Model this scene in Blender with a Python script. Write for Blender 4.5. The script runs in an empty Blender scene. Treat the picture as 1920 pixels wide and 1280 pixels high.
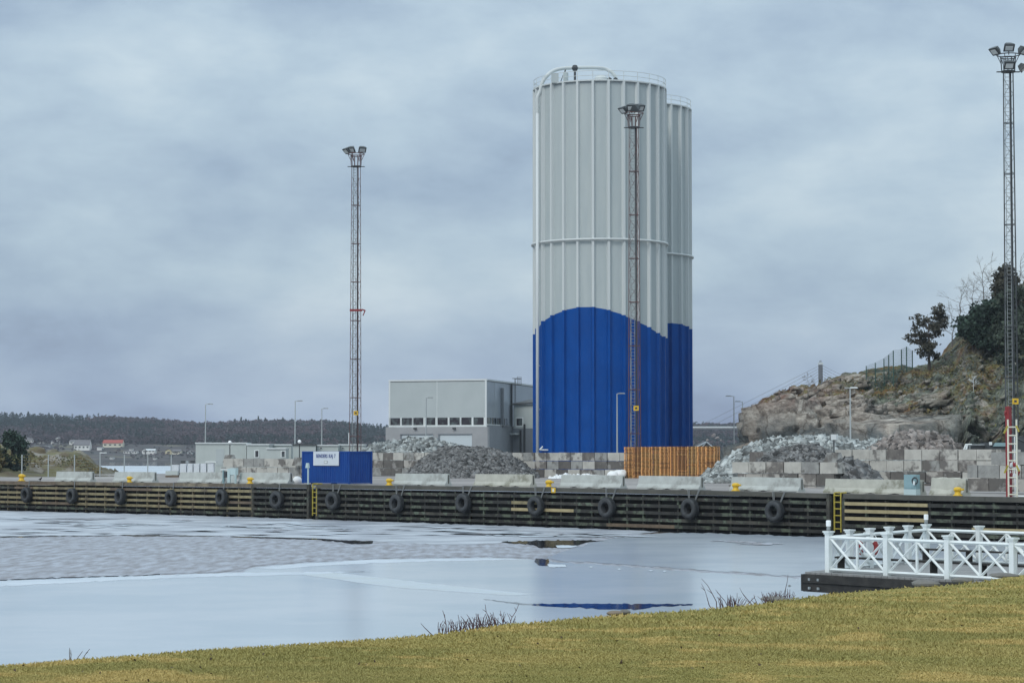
import bpy, math, random
import numpy as np
from mathutils import Vector, Matrix
R = math.radians
C = bpy.context.scene.collection
SC = bpy.context.scene

# ------------------------------------------------------------------ camera
F = 4300.0                      # focal length in photo pixels (1920 wide)
PITCH = math.atan(210.0 / F)
EYE = 5.2
cam = bpy.data.cameras.new('camera')
cam.sensor_width = 36.0
cam.lens = F / 1920 * 36
cam.clip_start = 1.0
cam.clip_end = 12000
camo = bpy.data.objects.new('camera', cam)
C.objects.link(camo)
camo.location = (0, 0, EYE)
camo.rotation_euler = (math.pi / 2 + PITCH, 0, 0)
SC.camera = camo

# ------------------------------------------------------------------ world: overcast sky
world = bpy.data.worlds.new('World')
SC.world = world
world.use_nodes = True
wt = world.node_tree
wt.nodes.clear()
def N(t, typ, **kw):
    n = t.nodes.new(typ)
    for k, v in kw.items():
        setattr(n, k, v)
    return n
def build_world():
    t = wt
    out = N(t, 'ShaderNodeOutputWorld')
    sky = N(t, 'ShaderNodeTexSky', sky_type='NISHITA', sun_disc=False)
    sky.sun_elevation = R(38); sky.sun_rotation = R(212)
    sky.air_density = 1.0; sky.dust_density = 3.0; sky.altitude = 10
    b1 = N(t, 'ShaderNodeBackground'); b1.inputs[1].default_value = 0.09
    t.links.new(sky.outputs[0], b1.inputs[0])
    tc = N(t, 'ShaderNodeTexCoord')
    def noise(scale, loc, det, rough, dist=0.0):
        mp = N(t, 'ShaderNodeMapping')
        mp.inputs['Scale'].default_value = scale
        mp.inputs['Location'].default_value = loc
        t.links.new(tc.outputs['Generated'], mp.inputs[0])
        n = N(t, 'ShaderNodeTexNoise')
        n.inputs['Scale'].default_value = 1.0
        n.inputs['Detail'].default_value = det
        n.inputs['Roughness'].default_value = rough
        n.inputs['Distortion'].default_value = dist
        t.links.new(mp.outputs[0], n.inputs[0])
        return n.outputs[0]
    def math_(op, a, b):
        m = N(t, 'ShaderNodeMath', operation=op)
        for i, v in enumerate((a, b)):
            if isinstance(v, (int, float)): m.inputs[i].default_value = v
            else: t.links.new(v, m.inputs[i])
        return m.outputs[0]
    n1 = noise((5, 3.5, 13), (1.9, 0.2, 0.1), 3, 0.45, 0.1)     # long soft banks of cloud
    n2 = noise((12, 9, 27), (3.1, 1.0, 2.0), 7, 0.60, 0.15)
    n3 = noise((26, 20, 60), (0.7, 2.0, 1.0), 4, 0.5)
    s = math_('ADD', math_('MULTIPLY', n1, 0.60), math_('ADD', math_('MULTIPLY', n2, 0.33), math_('MULTIPLY', n3, 0.08)))
    sep = N(t, 'ShaderNodeSeparateXYZ')
    t.links.new(tc.outputs['Generated'], sep.inputs[0])
    # clouds lighten with height
    h = math_('MULTIPLY', sep.outputs[2], 0.55)
    h = math_('MINIMUM', h, 0.16)
    s2 = math_('ADD', s, math_('SUBTRACT', h, 0.045))
    ramp = N(t, 'ShaderNodeValToRGB')
    cr = ramp.color_ramp
    cr.elements[0].position = 0.38; cr.elements[0].color = (0.26, 0.335, 0.455, 1)
    cr.elements[1].position = 0.655; cr.elements[1].color = (0.64, 0.755, 0.82, 1)
    e = cr.elements.new(0.455); e.color = (0.36, 0.47, 0.60, 1)
    e = cr.elements.new(0.545); e.color = (0.475, 0.60, 0.705, 1)
    t.links.new(s2, ramp.inputs[0])
    b2 = N(t, 'ShaderNodeBackground')
    lowm = N(t, 'ShaderNodeMapRange'); lowm.inputs[1].default_value = .075; lowm.inputs[2].default_value = .0
    t.links.new(sep.outputs[2], lowm.inputs[0])
    tint = N(t, 'ShaderNodeMix', data_type='RGBA', blend_type='MULTIPLY'); tint.inputs[7].default_value = (.97, .93, 1.03, 1)
    t.links.new(lowm.outputs[0], tint.inputs[0]); t.links.new(ramp.outputs[0], tint.inputs[6])
    t.links.new(tint.outputs[2], b2.inputs[0])
    # overcast sky: zenith brighter than the horizon
    up = math_('MAXIMUM', sep.outputs[2], 0.0)
    st = math_('ADD', math_('MULTIPLY', up, 0.55), 0.98)
    t.links.new(st, b2.inputs[1])
    mx = N(t, 'ShaderNodeMixShader'); mx.inputs[0].default_value = 0.93
    t.links.new(b1.outputs[0], mx.inputs[1]); t.links.new(b2.outputs[0], mx.inputs[2])
    t.links.new(mx.outputs[0], out.inputs[0])
build_world()

# sun: thin cloud, very soft, from the left behind the camera
sun = bpy.data.lights.new('sun', 'SUN')
sun.energy = 1.25; sun.angle = R(28); sun.color = (1.0, 0.965, 0.91)
suno = bpy.data.objects.new('sun', sun); C.objects.link(suno)
sd = Vector((math.sin(R(212)) * math.cos(R(38)), math.cos(R(212)) * math.cos(R(38)), math.sin(R(38))))
suno.rotation_euler = sd.to_track_quat('Z', 'Y').to_euler()
suno.location = (-60, -60, 80)

SC.view_settings.view_transform = 'Standard'
SC.view_settings.look = 'None'
SC.view_settings.exposure = 0.0
SC.view_settings.gamma = 1
SC.cycles.max_bounces = 5
SC.cycles.volume_bounces = 0
SC.cycles.diffuse_bounces = 3
SC.cycles.transparent_max_bounces = 8
SC.cycles.caustics_reflective = False
SC.cycles.caustics_refractive = False

# ------------------------------------------------------------------ geometry of the place
SP, CP = math.sin(PITCH), math.cos(PITCH)
def P(px, py, Y):               # point of the place seen at that pixel of the photo, Y metres ahead
    a, b = (px - 960) / F, (640 - py) / F
    dy, dz = CP - b * SP, SP + b * CP
    return Vector((a / dy * Y, Y, EYE + dz / dy * Y))
def PZ(px, py, z):              # same, where it meets height z
    a, b = (px - 960) / F, (640 - py) / F
    dy, dz = CP - b * SP, SP + b * CP
    Y = (z - EYE) / (dz / dy)
    return Vector((a / dy * Y, Y, z))
def proj(X, Y, Z):
    d = Y * CP + (Z - EYE) * SP
    u = -Y * SP + (Z - EYE) * CP
    return 960 + F * X / d, 640 - F * u / d
A0 = PZ(0, 952.8, 0); A1 = PZ(1920, 1015.5, 0)
U = (A1 - A0).normalized()                 # along the quay, towards the right and nearer
NV = Vector((-U.y, U.x, 0))                # landward
if NV.y < 0: NV = -NV
QANG = math.atan2(U.y, U.x)
def sd_of(p):
    d = Vector((p[0], p[1], 0)) - A0
    return d.dot(U), d.dot(NV)
def s_of(px, d):                           # distance along the quay at which pixel column px is met, d metres inland
    k = (px - 960) / (F / 1.0) * CP
    # X = k*Y
    ax, ay = A0.x + NV.x * d, A0.y + NV.y * d
    return (k * ay - ax) / (U.x - k * U.y)
_sx = [s_of(x, 0) for x in (0, 590, 1000, 1400, 1560, 1920)]
_sz = [2.60, 2.73, 2.77, 2.72, 2.66, 2.62]
def dz_(s): return float(np.interp(s, _sx, _sz))
def Q(s, d, h=0.0, abs_z=None):
    p = A0 + U * s + NV * d
    p.z = dz_(s) + h if abs_z is None else abs_z
    return p
def gz(x, y): return dz_(sd_of((x, y))[0])

# ------------------------------------------------------------------ mesh helpers
rng = random.Random(7)
nr = np.random.default_rng(11)
class MB:
    def __init__(s): s.v = []; s.f = []; s.mi = []
    def add(s, vs, fs, m=0):
        o = len(s.v); s.v += [tuple(v) for v in vs]
        for f in fs: s.f.append(tuple(i + o for i in f)); s.mi.append(m)
    def box(s, c, d, rz=0.0, m=0, top=None, bev=0.0):
        """box centred at c with size d; top=(sx,sy) scales the upper face"""
        tx, ty = top if top else (1, 1)
        cs, sn = math.cos(rz), math.sin(rz)
        vs = []
        for z, kx, ky in ((-.5, 1, 1), (.5, tx, ty)):
            for x, y in ((-.5, -.5), (.5, -.5), (.5, .5), (-.5, .5)):
                X, Y = x * d[0] * kx, y * d[1] * ky
                vs.append((c[0] + X * cs - Y * sn, c[1] + X * sn + Y * cs, c[2] + z * d[2]))
        s.add(vs, [(0, 3, 2, 1), (4, 5, 6, 7), (0, 1, 5, 4), (1, 2, 6, 5), (2, 3, 7, 6), (3, 0, 4, 7)], m)
    def tube(s, p0, p1, r0, r1=None, n=8, m=0, cap=True):
        p0, p1 = Vector(p0), Vector(p1)
        r1 = r0 if r1 is None else r1
        d = (p1 - p0)
        if d.length < 1e-6: return
        d.normalize()
        a = Vector((0, 0, 1)) if abs(d.z) < .9 else Vector((1, 0, 0))
        x = d.cross(a).normalized(); y = d.cross(x)
        vs = []
        for p, r in ((p0, r0), (p1, r1)):
            for i in range(n):
                t = 2 * math.pi * i / n
                vs.append(p + x * (r * math.cos(t)) + y * (r * math.sin(t)))
        fs = [(i, (i + 1) % n, n + (i + 1) % n, n + i) for i in range(n)]
        if cap: fs += [tuple(range(n - 1, -1, -1)), tuple(range(n, 2 * n))]
        s.add(vs, fs, m)
    def bar(s, p0, p1, w, h=None, m=0):       # square bar between two points
        s.tube(p0, p1, w * .7071, n=4, m=m)
    def path(s, pts, r, n=8, m=0):
        for a, b in zip(pts[:-1], pts[1:]): s.tube(a, b, r, n=n, m=m)
    def lathe(s, c, prof, n=16, m=0, axis=None):
        """prof = [(r, z)...] about vertical (or axis) through c"""
        c = Vector(c)
        if axis is None: ax = Vector((0, 0, 1)); x = Vector((1, 0, 0)); y = Vector((0, 1, 0))
        else:
            ax = Vector(axis).normalized(); x = ax.cross(Vector((0, 0, 1))).normalized(); y = ax.cross(x)
        vs = []
        for r, z in prof:
            for i in range(n):
                t = 2 * math.pi * i / n
                vs.append(c + ax * z + x * (r * math.cos(t)) + y * (r * math.sin(t)))
        fs = []
        for k in range(len(prof) - 1):
            for i in range(n):
                j = (i + 1) % n
                fs.append((k * n + i, k * n + j, (k + 1) * n + j, (k + 1) * n + i))
        s.add(vs, fs, m)
    def torus(s, c, axis, R_, r, n=24, k=10, m=0, flat=1.0):
        prof = [(R_ + r * math.cos(2 * math.pi * i / k), flat * r * math.sin(2 * math.pi * i / k)) for i in range(k + 1)]
        s.lathe(c, prof, n, m, axis)
    def prism(s, poly, z0, z1, m=0):
        n = len(poly)
        vs = [(p[0], p[1], z0) for p in poly] + [(p[0], p[1], z1) for p in poly]
        s.add(vs, [(i, (i + 1) % n, n + (i + 1) % n, n + i) for i in range(n)] + [tuple(range(n - 1, -1, -1)), tuple(range(n, 2 * n))], m)
    def build(s, name, mats, parent=None, smooth=False):
        me = bpy.data.meshes.new(name)
        off = parent.location if (parent is not None) else Vector((0, 0, 0))
        q = parent
        if parent is not None:
            off = Vector(parent.get('_o', (0, 0, 0)))
        vs = [(v[0] - off[0], v[1] - off[1], v[2] - off[2]) for v in s.v]
        me.from_pydata(vs, [], s.f)
        if not isinstance(mats, (list, tuple)): mats = [mats]
        for m in mats: me.materials.append(m)
        if len(mats) > 1: me.polygons.foreach_set('material_index', s.mi)
        if smooth: me.polygons.foreach_set('use_smooth', [True] * len(me.polygons))
        me.update()
        o = bpy.data.objects.new(name, me)
        C.objects.link(o)
        if parent is not None:
            o.parent = parent
            o['_o'] = tuple(off)
        return o
def npmesh(name, V, Fa, mats, parent=None, smooth=False, mi=None):
    """numpy verts (n,3), faces (m,k) -> object in the same way as MB.build"""
    me = bpy.data.meshes.new(name)
    off = np.array(parent.get('_o', (0, 0, 0))) if parent is not None else np.zeros(3)
    V = np.asarray(V, float) - off
    Fa = np.asarray(Fa, np.int32)
    me.vertices.add(len(V)); me.vertices.foreach_set('co', V.ravel())
    k = Fa.shape[1]
    me.loops.add(Fa.size); me.loops.foreach_set('vertex_index', Fa.ravel())
    me.polygons.add(len(Fa))
    me.polygons.foreach_set('loop_start', np.arange(0, Fa.size, k, dtype=np.int32))
    me.polygons.foreach_set('loop_total', np.full(len(Fa), k, np.int32))
    if not isinstance(mats, (list, tuple)): mats = [mats]
    for m in mats: me.materials.append(m)
    if mi is not None: me.polygons.foreach_set('material_index', np.asarray(mi, np.int32))
    if smooth: me.polygons.foreach_set('use_smooth', np.ones(len(Fa), bool))
    me.update(calc_edges=True)
    o = bpy.data.objects.new(name, me); C.objects.link(o)
    if parent is not None:
        o.parent = parent; o['_o'] = tuple(off)
    return o
def tag(o, label=None, cat=None, group=None, kind=None):
    if label: o['label'] = label
    if cat: o['category'] = cat
    if group: o['group'] = group
    if kind: o['kind'] = kind
    return o
def empty(name, loc, label, cat, group=None):
    o = bpy.data.objects.new(name, None); C.objects.link(o)
    o.empty_display_size = .5
    o.location = loc; o['_o'] = tuple(loc)
    return tag(o, label, cat, group)
def copy_tree(o, loc, label=None, rz=None, group=None):
    """a copy of a thing with copies of its parts and sub-parts"""
    r = o.copy(); C.objects.link(r); r.location = loc
    if rz is not None: r.rotation_euler = (0, 0, rz)
    if label: r['label'] = label
    if group: r['group'] = group
    for ch in list(o.children):
        c = ch.copy(); C.objects.link(c); c.parent = r
        for g in list(ch.children):
            d = g.copy(); C.objects.link(d); d.parent = c
    return r

# ------------------------------------------------------------------ materials
def mat(name, col, rough=.7, col2=None, nscale=2.0, ndet=5, contrast=(.35, .65), bump=0.0, bscale=20, metal=0.0,
        stretch=(1, 1, 1), island=0.0, col3=None, n3scale=.3, c3=(.5, .62), spec=.5, coord='Object', bdist=.05):
    m = bpy.data.materials.new(name); m.use_nodes = True
    t = m.node_tree; b = t.nodes['Principled BSDF']
    b.inputs['Roughness'].default_value = rough
    b.inputs['Metallic'].default_value = metal
    b.inputs['Specular IOR Level'].default_value = spec
    tc = N(t, 'ShaderNodeTexCoord')
    mp = N(t, 'ShaderNodeMapping'); mp.inputs['Scale'].default_value = stretch
    t.links.new(tc.outputs[coord], mp.inputs[0])
    def noise(sc, det=5, r=.6):
        n = N(t, 'ShaderNodeTexNoise'); n.inputs['Scale'].default_value = sc
        n.inputs['Detail'].default_value = det; n.inputs['Roughness'].default_value = r
        t.links.new(mp.outputs[0], n.inputs[0]); return n.outputs[0]
    def rng_(v, a, b_):
        r = N(t, 'ShaderNodeMapRange'); r.inputs[1].default_value = a; r.inputs[2].default_value = b_
        t.links.new(v, r.inputs[0]); return r.outputs[0]
    def mix(fac, a, b_):
        x = N(t, 'ShaderNodeMix', data_type='RGBA')
        t.links.new(fac, x.inputs[0])
        for i, v in ((6, a), (7, b_)):
            if isinstance(v, tuple): x.inputs[i].default_value = v
            else: t.links.new(v, x.inputs[i])
        return x.outputs[2]
    c = (*col, 1)
    cur = None
    if col2 is not None:
        cur = mix(rng_(noise(nscale, ndet), *contrast), c, (*col2, 1))
    if col3 is not None:
        cur = mix(rng_(noise(n3scale, 4), *c3), cur if cur is not None else c, (*col3, 1))
    if island:
        g = N(t, 'ShaderNodeNewGeometry')
        r = N(t, 'ShaderNodeMapRange'); r.inputs[3].default_value = 1 - island; r.inputs[4].default_value = 1 + island
        t.links.new(g.outputs['Random Per Island'], r.inputs[0])
        mu = N(t, 'ShaderNodeVectorMath', operation='SCALE')
        if cur is None:
            mu.inputs[0].default_value = col
        else: t.links.new(cur, mu.inputs[0])
        t.links.new(r.outputs[0], mu.inputs[3]); cur = mu.outputs[0]
    if cur is None: b.inputs['Base Color'].default_value = c
    else: t.links.new(cur, b.inputs['Base Color'])
    if bump:
        bp = N(t, 'ShaderNodeBump'); bp.inputs['Strength'].default_value = bump; bp.inputs['Distance'].default_value = bdist
        t.links.new(noise(bscale, 6), bp.inputs['Height']); t.links.new(bp.outputs[0], b.inputs['Normal'])
    return m
def emis(name, col, s):
    m = bpy.data.materials.new(name); m.use_nodes = True
    b = m.node_tree.nodes['Principled BSDF']
    b.inputs['Base Color'].default_value = (*col, 1); b.inputs['Emission Color'].default_value = (*col, 1)
    b.inputs['Emission Strength'].default_value = s
    return m
M = {}
M['silo'] = mat('silo_grey_paint', (.47, .52, .52), .5, (.42, .475, .485), 1.2, 6, bump=.05, bscale=3, stretch=(1, 1, .12), spec=.4)
M['silo_rib'] = mat('silo_rib_paint', (.60, .64, .64), .45)
M['blue'] = mat('blue_paint', (.0, .072, .33), .5, (.0, .060, .28), .5, 5, bump=.4, bscale=.9, bdist=.25, spec=.12, stretch=(1, 1, .6))
M['cont_blue'] = mat('container_blue_paint', (.001, .042, .24), .45, (.005, .065, .29), 2.0, 6, bump=.05, bscale=10, spec=.3, stretch=(1, 1, .2))
M['asphalt'] = mat('quay_asphalt', (.30, .275, .265), .85, (.235, .22, .215), .35, 6, bump=.2, bscale=12, col3=(.36, .34, .325), n3scale=.08)
M['dark_void'] = mat('void_shade_black', (.007, .007, .007), .95, (.004, .004, .004), 2)  # shade behind the timbers and in small openings, painted near black
M['wood_pale'] = mat('weathered_olive_timber', (.33, .285, .16), .85, (.17, .14, .085), 2.2, 6, (.3, .7), .3, 14, stretch=(1, 1, 1), col3=(.12, .10, .07), n3scale=.7, c3=(.55, .68))
M['wood_fresh'] = mat('fresh_timber', (.42, .35, .20), .8, (.33, .27, .15), 1.5, 5, bump=.2, bscale=12)
M['wood_dark'] = mat('dark_wet_timber', (.042, .041, .036), .8, (.02, .02, .018), 1.8, 6, (.35, .65), .3, 14, col3=(.10, .12, .085), n3scale=1.1, c3=(.52, .62))
M['wood_mid'] = mat('grey_timber', (.085, .08, .065), .85, (.03, .029, .026), 1.5, 6, (.35, .65), .3, 14, col3=(.12, .15, .11), n3scale=1.4, c3=(.55, .62))
M['wood_brown'] = mat('brown_timber', (.19, .145, .10), .85, (.12, .09, .065), 1.5, 6, bump=.3, bscale=14)
M['cap'] = mat('quay_cap_timber', (.25, .21, .145), .85, (.12, .10, .075), 1.0, 6, (.35, .6), .3, 12)
M['cap_dark'] = mat('quay_cap_dark', (.10, .095, .08), .85, (.07, .07, .06), 1.0, 6, bump=.3, bscale=12)
M['tyre'] = mat('worn_rubber', (.055, .06, .065), .75, (.03, .032, .035), 3, 5, bump=.3, bscale=18)
M['rope'] = mat('grey_rope', (.22, .23, .23), .9)
M['yellow'] = mat('yellow_paint', (.80, .52, .03), .5, (.62, .38, .02), 5, 4)
M['yellow_lad'] = mat('worn_yellow_paint', (.50, .40, .05), .6, (.30, .24, .04), 6, 4)
M['conc'] = mat('barrier_concrete', (.50, .53, .51), .85, (.40, .42, .405), 1.2, 6, (.35, .65), .15, 14, col3=(.25, .255, .24), n3scale=.8, c3=(.56, .7))
M['conc_ochre'] = mat('stained_barrier_concrete', (.50, .50, .44), .85, (.40, .40, .35), 1.2, 6, (.35, .65), .15, 14, col3=(.25, .25, .2), n3scale=.8, c3=(.55, .65))
M['block'] = [
    mat('block_concrete_pale', (.54, .53, .49), .9, (.42, .41, .38), 1.3, 6, (.35, .65), .2, 12, col3=(.16, .15, .14), n3scale=.6, c3=(.55, .63)),
    mat('block_concrete_grey', (.36, .365, .35), .9, (.24, .24, .235), 1.6, 6, (.35, .65), .2, 12, col3=(.14, .13, .12), n3scale=.7, c3=(.54, .63)),
    mat('block_concrete_dark', (.15, .14, .13), .9, (.10, .094, .088), 1.3, 6, (.35, .65), .2, 12, col3=(.27, .26, .25), n3scale=.9, c3=(.58, .64)),
    mat('block_concrete_stained', (.20, .185, .17), .9, (.12, .11, .105), 1.0, 6, (.4, .6), .2, 12, col3=(.42, .40, .37), n3scale=.7, c3=(.5, .6))]
M['rub_light'] = mat('pale_crushed_rock', (.34, .36, .355), .9, (.24, .26, .26), 1.5, 4, island=.75)
M['rub_dark'] = mat('dark_gravel', (.165, .165, .165), .9, (.10, .10, .10), 1.5, 4, island=.8)
M['rub_brown'] = mat('brown_grey_rubble', (.24, .215, .20), .9, (.15, .13, .12), 1.5, 4, island=.8)
M['snow'] = mat('snow', (.85, .87, .88), .7)
M['pallet'] = mat('pallet_wood', (.74, .40, .15), .8, (.60, .30, .11), 2.0, 4, island=.35)
M['pallet2'] = mat('pallet_wood_dark', (.46, .23, .09), .8, (.34, .16, .07), 2.0, 4, island=.35)
M['pallet3'] = mat('pallet_wood_pale', (.62, .38, .15), .8, (.5, .27, .1), 2.0, 4, island=.2)
M['steel_red'] = mat('red_brown_mast_paint', (.16, .06, .055), .6, (.09, .05, .048), .6, 4)
M['steel_dark'] = mat('dark_steel', (.045, .05, .055), .5)
M['steel_grey'] = mat('galvanised_steel', (.30, .33, .34), .5, (.22, .24, .25), 2)
M['pole'] = mat('pale_grey_pole', (.42, .46, .47), .5)
M['lamp_body'] = mat('floodlight_housing', (.05, .06, .065), .5)
M['lamp_glass'] = mat('floodlight_glass', (.75, .80, .80), .15)
M['red'] = mat('red_paint', (.30, .025, .03), .5, (.20, .02, .02), 3)
M['white'] = mat('white_paint', (.78, .82, .82), .45, (.70, .75, .75), 1.5)
M['cream'] = mat('cream_paint', (.72, .70, .58), .5)
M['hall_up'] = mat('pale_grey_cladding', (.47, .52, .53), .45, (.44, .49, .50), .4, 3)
M['hall_side'] = mat('shaded_side_cladding', (.24, .285, .33), .35, (.21, .25, .29), .4, 3)  # pale cladding with the shade of the side wall put into its colour
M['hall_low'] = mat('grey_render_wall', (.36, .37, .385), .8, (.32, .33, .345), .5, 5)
M['hall_low2'] = mat('dark_shaded_render_wall', (.20, .225, .25), .8, (.18, .20, .225), .5, 5)  # render darkened for the shaded side wall; also dark door frames and plinth
M['door_w'] = mat('roller_door', (.55, .62, .66), .5)
M['glass'] = mat('window_glass', (.035, .03, .035), .08, (.10, .12, .12), 1.2, 3, (.45, .6))
M['trim'] = mat('pale_trim', (.68, .72, .73), .5)
M['roof_dark'] = mat('dark_roof', (.07, .075, .08), .6)
M['module'] = mat('pale_module_wall', (.50, .55, .54), .6, (.46, .51, .50), .6, 4)
M['teal'] = mat('teal_grey_paint', (.26, .40, .43), .6, (.22, .34, .37), 2)
M['teal_l'] = mat('pale_teal_paint', (.48, .60, .61), .6)
M['plastic_w'] = mat('white_wrap', (.72, .76, .80), .4, (.6, .64, .69), 3)
M['black'] = mat('black_plumage', (.012, .012, .014), .6)
M['sign_w'] = mat('sign_white', (.62, .67, .72), .5)
M['ink'] = mat('sign_blue_ink', (.02, .05, .22), .5)
M['globe'] = emis('lamp_globe', (.8, .84, .86), .12)
M['bridge'] = mat('bridge_concrete', (.14, .14, .15), .8)
M['bark'] = mat('bark', (.10, .08, .07), .9, (.06, .05, .045), 3)
M['twig'] = mat('grey_twigs', (.17, .155, .15), .9)
M['twig_red'] = mat('purple_brown_twigs', (.085, .045, .05), .9)
M['pine'] = mat('pine_needles', (.055, .075, .05), .85, (.035, .05, .035), .8, island=.35)
M['conifer'] = mat('dark_conifer_needles', (.032, .062, .042), .85, (.02, .04, .03), .8, island=.4)
M['pine_brown'] = mat('brownish_pine_needles', (.075, .07, .05), .85, (.05, .05, .035), .8, island=.35)
M['green_mesh'] = mat('green_fence_paint', (.035, .09, .075), .6)
# ------------------------------------------------------------------ value noise in numpy
_perm = np.random.default_rng(5).random((64, 64, 64))
def vnoise(p):
    p = np.asarray(p, float); i = np.floor(p).astype(int); f = p - i; f = f * f * (3 - 2 * f)
    i %= 64; j = (i + 1) % 64
    def g(a, b, c): return _perm[a, b, c]
    x0, y0, z0 = i.T; x1, y1, z1 = j.T; fx, fy, fz = f.T
    c00 = g(x0, y0, z0) * (1 - fx) + g(x1, y0, z0) * fx; c10 = g(x0, y1, z0) * (1 - fx) + g(x1, y1, z0) * fx
    c01 = g(x0, y0, z1) * (1 - fx) + g(x1, y0, z1) * fx; c11 = g(x0, y1, z1) * (1 - fx) + g(x1, y1, z1) * fx
    return ((c00 * (1 - fy) + c10 * fy) * (1 - fz) + (c01 * (1 - fy) + c11 * fy) * fz) * 2 - 1
def fbm(p, o=5, g=.5):
    p = np.asarray(p, float); s = 0; a = 1.
    for k in range(o): s = s + a * vnoise(p * (2 ** k) + 17.3 * k); a *= g
    return s
def worley(p):
    """distance to nearest / second nearest cell and the cell's random number"""
    p = np.asarray(p, float); b = np.floor(p).astype(int)
    d1 = np.full(len(p), 9.); d2 = d1.copy(); rid = np.zeros(len(p))
    for dx in (-1, 0, 1):
        for dy in (-1, 0, 1):
            for dz in (-1, 0, 1):
                c = b + (dx, dy, dz); m = c % 64
                q = c + np.stack([_perm[m[:, 0], m[:, 1], m[:, 2]], _perm[m[:, 1], m[:, 2], m[:, 0]], _perm[m[:, 2], m[:, 0], m[:, 1]]], 1)
                d = np.sqrt(((p - q) ** 2).sum(1)); r = _perm[(m[:, 0] + 7) % 64, m[:, 1], (m[:, 2] + 3) % 64]
                nearer = d < d1
                d2 = np.where(nearer, d1, np.minimum(d2, d)); rid = np.where(nearer, r, rid); d1 = np.where(nearer, d, d1)
    return d1, d2, rid
def quads(name, Cn, sz, mat_, parent=None, flat=0.0, asp=.7):
    """many small leaf-sized faces centred on Cn, sizes sz, random turn"""
    n = len(Cn); a = nr.normal(size=(n, 3)); a[:, 2] *= (1 - flat); a /= np.linalg.norm(a, axis=1)[:, None] + 1e-9
    b = nr.normal(size=(n, 3)); b = np.cross(a, b); b /= np.linalg.norm(b, axis=1)[:, None] + 1e-9
    sz = np.broadcast_to(sz, (n,))[:, None]
    a = a * sz; b = b * sz * asp
    V = np.stack([Cn - a * .6 - b * .3, Cn - a * .1 - b * .6, Cn + a * .65, Cn + b * .6], 1).reshape(-1, 3)
    return npmesh(name, V, np.arange(4 * n).reshape(n, 4), mat_, parent)

# ------------------------------------------------------------------ water and ice
def ice_mat(name, col, col2, rough, diff_noise, bump, bscale, stretch=(1, 1, 1), spec=.5, r2=None, bdist=.03, mixr=(.4, .6)):
    m = mat(name, col, rough, col2, diff_noise, 6, mixr, bump, bscale, stretch=stretch, spec=spec, bdist=bdist)
    return m
M['water'] = mat('dark_open_water', (.018, .02, .028), .05, spec=.5, bump=.10, bscale=1.2, bdist=.05)
M['ice_smooth'] = ice_mat('wet_pale_ice', (.53, .58, .64), (.44, .51, .58), .19, .10, .05, .5, spec=.6)
M['ice_far'] = ice_mat('grey_ice', (.46, .51, .57), (.36, .41, .48), .21, .12, .10, .6, spec=.6)
M['ice_slush'] = ice_mat('rippled_slush', (.40, .43, .50), (.20, .19, .21), .42, 1.3, .9, 1.5, stretch=(1.5, .30, 1), bdist=.14, mixr=(.36, .62))
M['ice_streak'] = ice_mat('streaked_ice', (.55, .59, .65), (.27, .29, .34), .35, .20, .3, .8, stretch=(1, 1.6, 1), bdist=.08, mixr=(.38, .60))
M['ice_ridge'] = ice_mat('yellowish_ice_ridge', (.50, .55, .58), (.51, .57, .63), .4, .4, .1, 1)
M['ice_white'] = ice_mat('white_ice_edge', (.58, .64, .71), (.50, .56, .63), .5, .5, .2, 2)

def sheet(name, poly, z, m, jit=.5, step=9, kind='structure', seed=1):
    """polygon of photo pixels laid on height z, its edges roughened"""
    r = random.Random(seed); pts = []
    n = len(poly)
    for i in range(n):
        a, b = poly[i], poly[(i + 1) % n]
        k = max(1, int(abs(b[0] - a[0]) / step))
        for j in range(k):
            t = j / k
            y = a[1] + (b[1] - a[1]) * t
            J = jit * (y - 850) / 180
            pts.append((a[0] + (b[0] - a[0]) * t + (r.uniform(-3, 3) if j else 0), y + (r.gauss(0, J) if j else 0)))
    vs = [PZ(x, y, z) for x, y in pts]
    me = bpy.data.meshes.new(name)
    me.from_pydata([tuple(v) for v in vs], [], [tuple(range(len(vs)))])
    me.materials.append(m); me.update()
    o = bpy.data.objects.new(name, me); C.objects.link(o)
    if me.polygons[0].normal.z < 0: me.flip_normals()
    return tag(o, kind=kind)
# base water: one sheet to the far shore
b = MB(); b.add([(-1500, -60, 0), (1500, -60, 0), (2500, 1700, 0), (-2500, 1700, 0)], [(0, 1, 2, 3)])
tag(b.build('water', M['water']), kind='structure')
sheet('ice', [(-420, 1092), (0, 1088), (200, 1081), (455, 1072), (475, 1063), (560, 1055.5), (700, 1048), (900, 1045), (985, 1047), (1040, 1053), (1150, 1060),
              (1270, 1069), (1400, 1077), (1520, 1085), (1700, 1096), (2300, 1125), (2300, 1420), (-420, 1460)], .02, M['ice_smooth'], .5, seed=2)
sheet('ice', [(1047, 1050), (1022, 1046), (1052, 1034), (1075, 1027), (1112, 1015), (1150, 1008), (1185, 1003), (1245, 998.5), (1335, 998.5), (1560, 1007),
              (1700, 1012), (2300, 1033), (2300, 1121), (1700, 1092.5), (1515, 1081.5), (1400, 1073), (1270, 1065), (1150, 1055.5)], .02, M['ice_far'], .8, seed=3)
sheet('ice', [(-420, 1012), (0, 1007), (250, 1004), (430, 1006), (560, 1011), (605, 1012.5), (640, 1018), (700, 1021), (860, 1024), (965, 1024), (985, 1029), (1040, 1030),
              (1050, 1033.5), (1020, 1044.5), (985, 1045), (900, 1043), (700, 1046), (560, 1053.5), (470, 1061), (450, 1070), (200, 1079), (0, 1086), (-420, 1090)], .016, M['ice_slush'], .5, seed=4)
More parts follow.
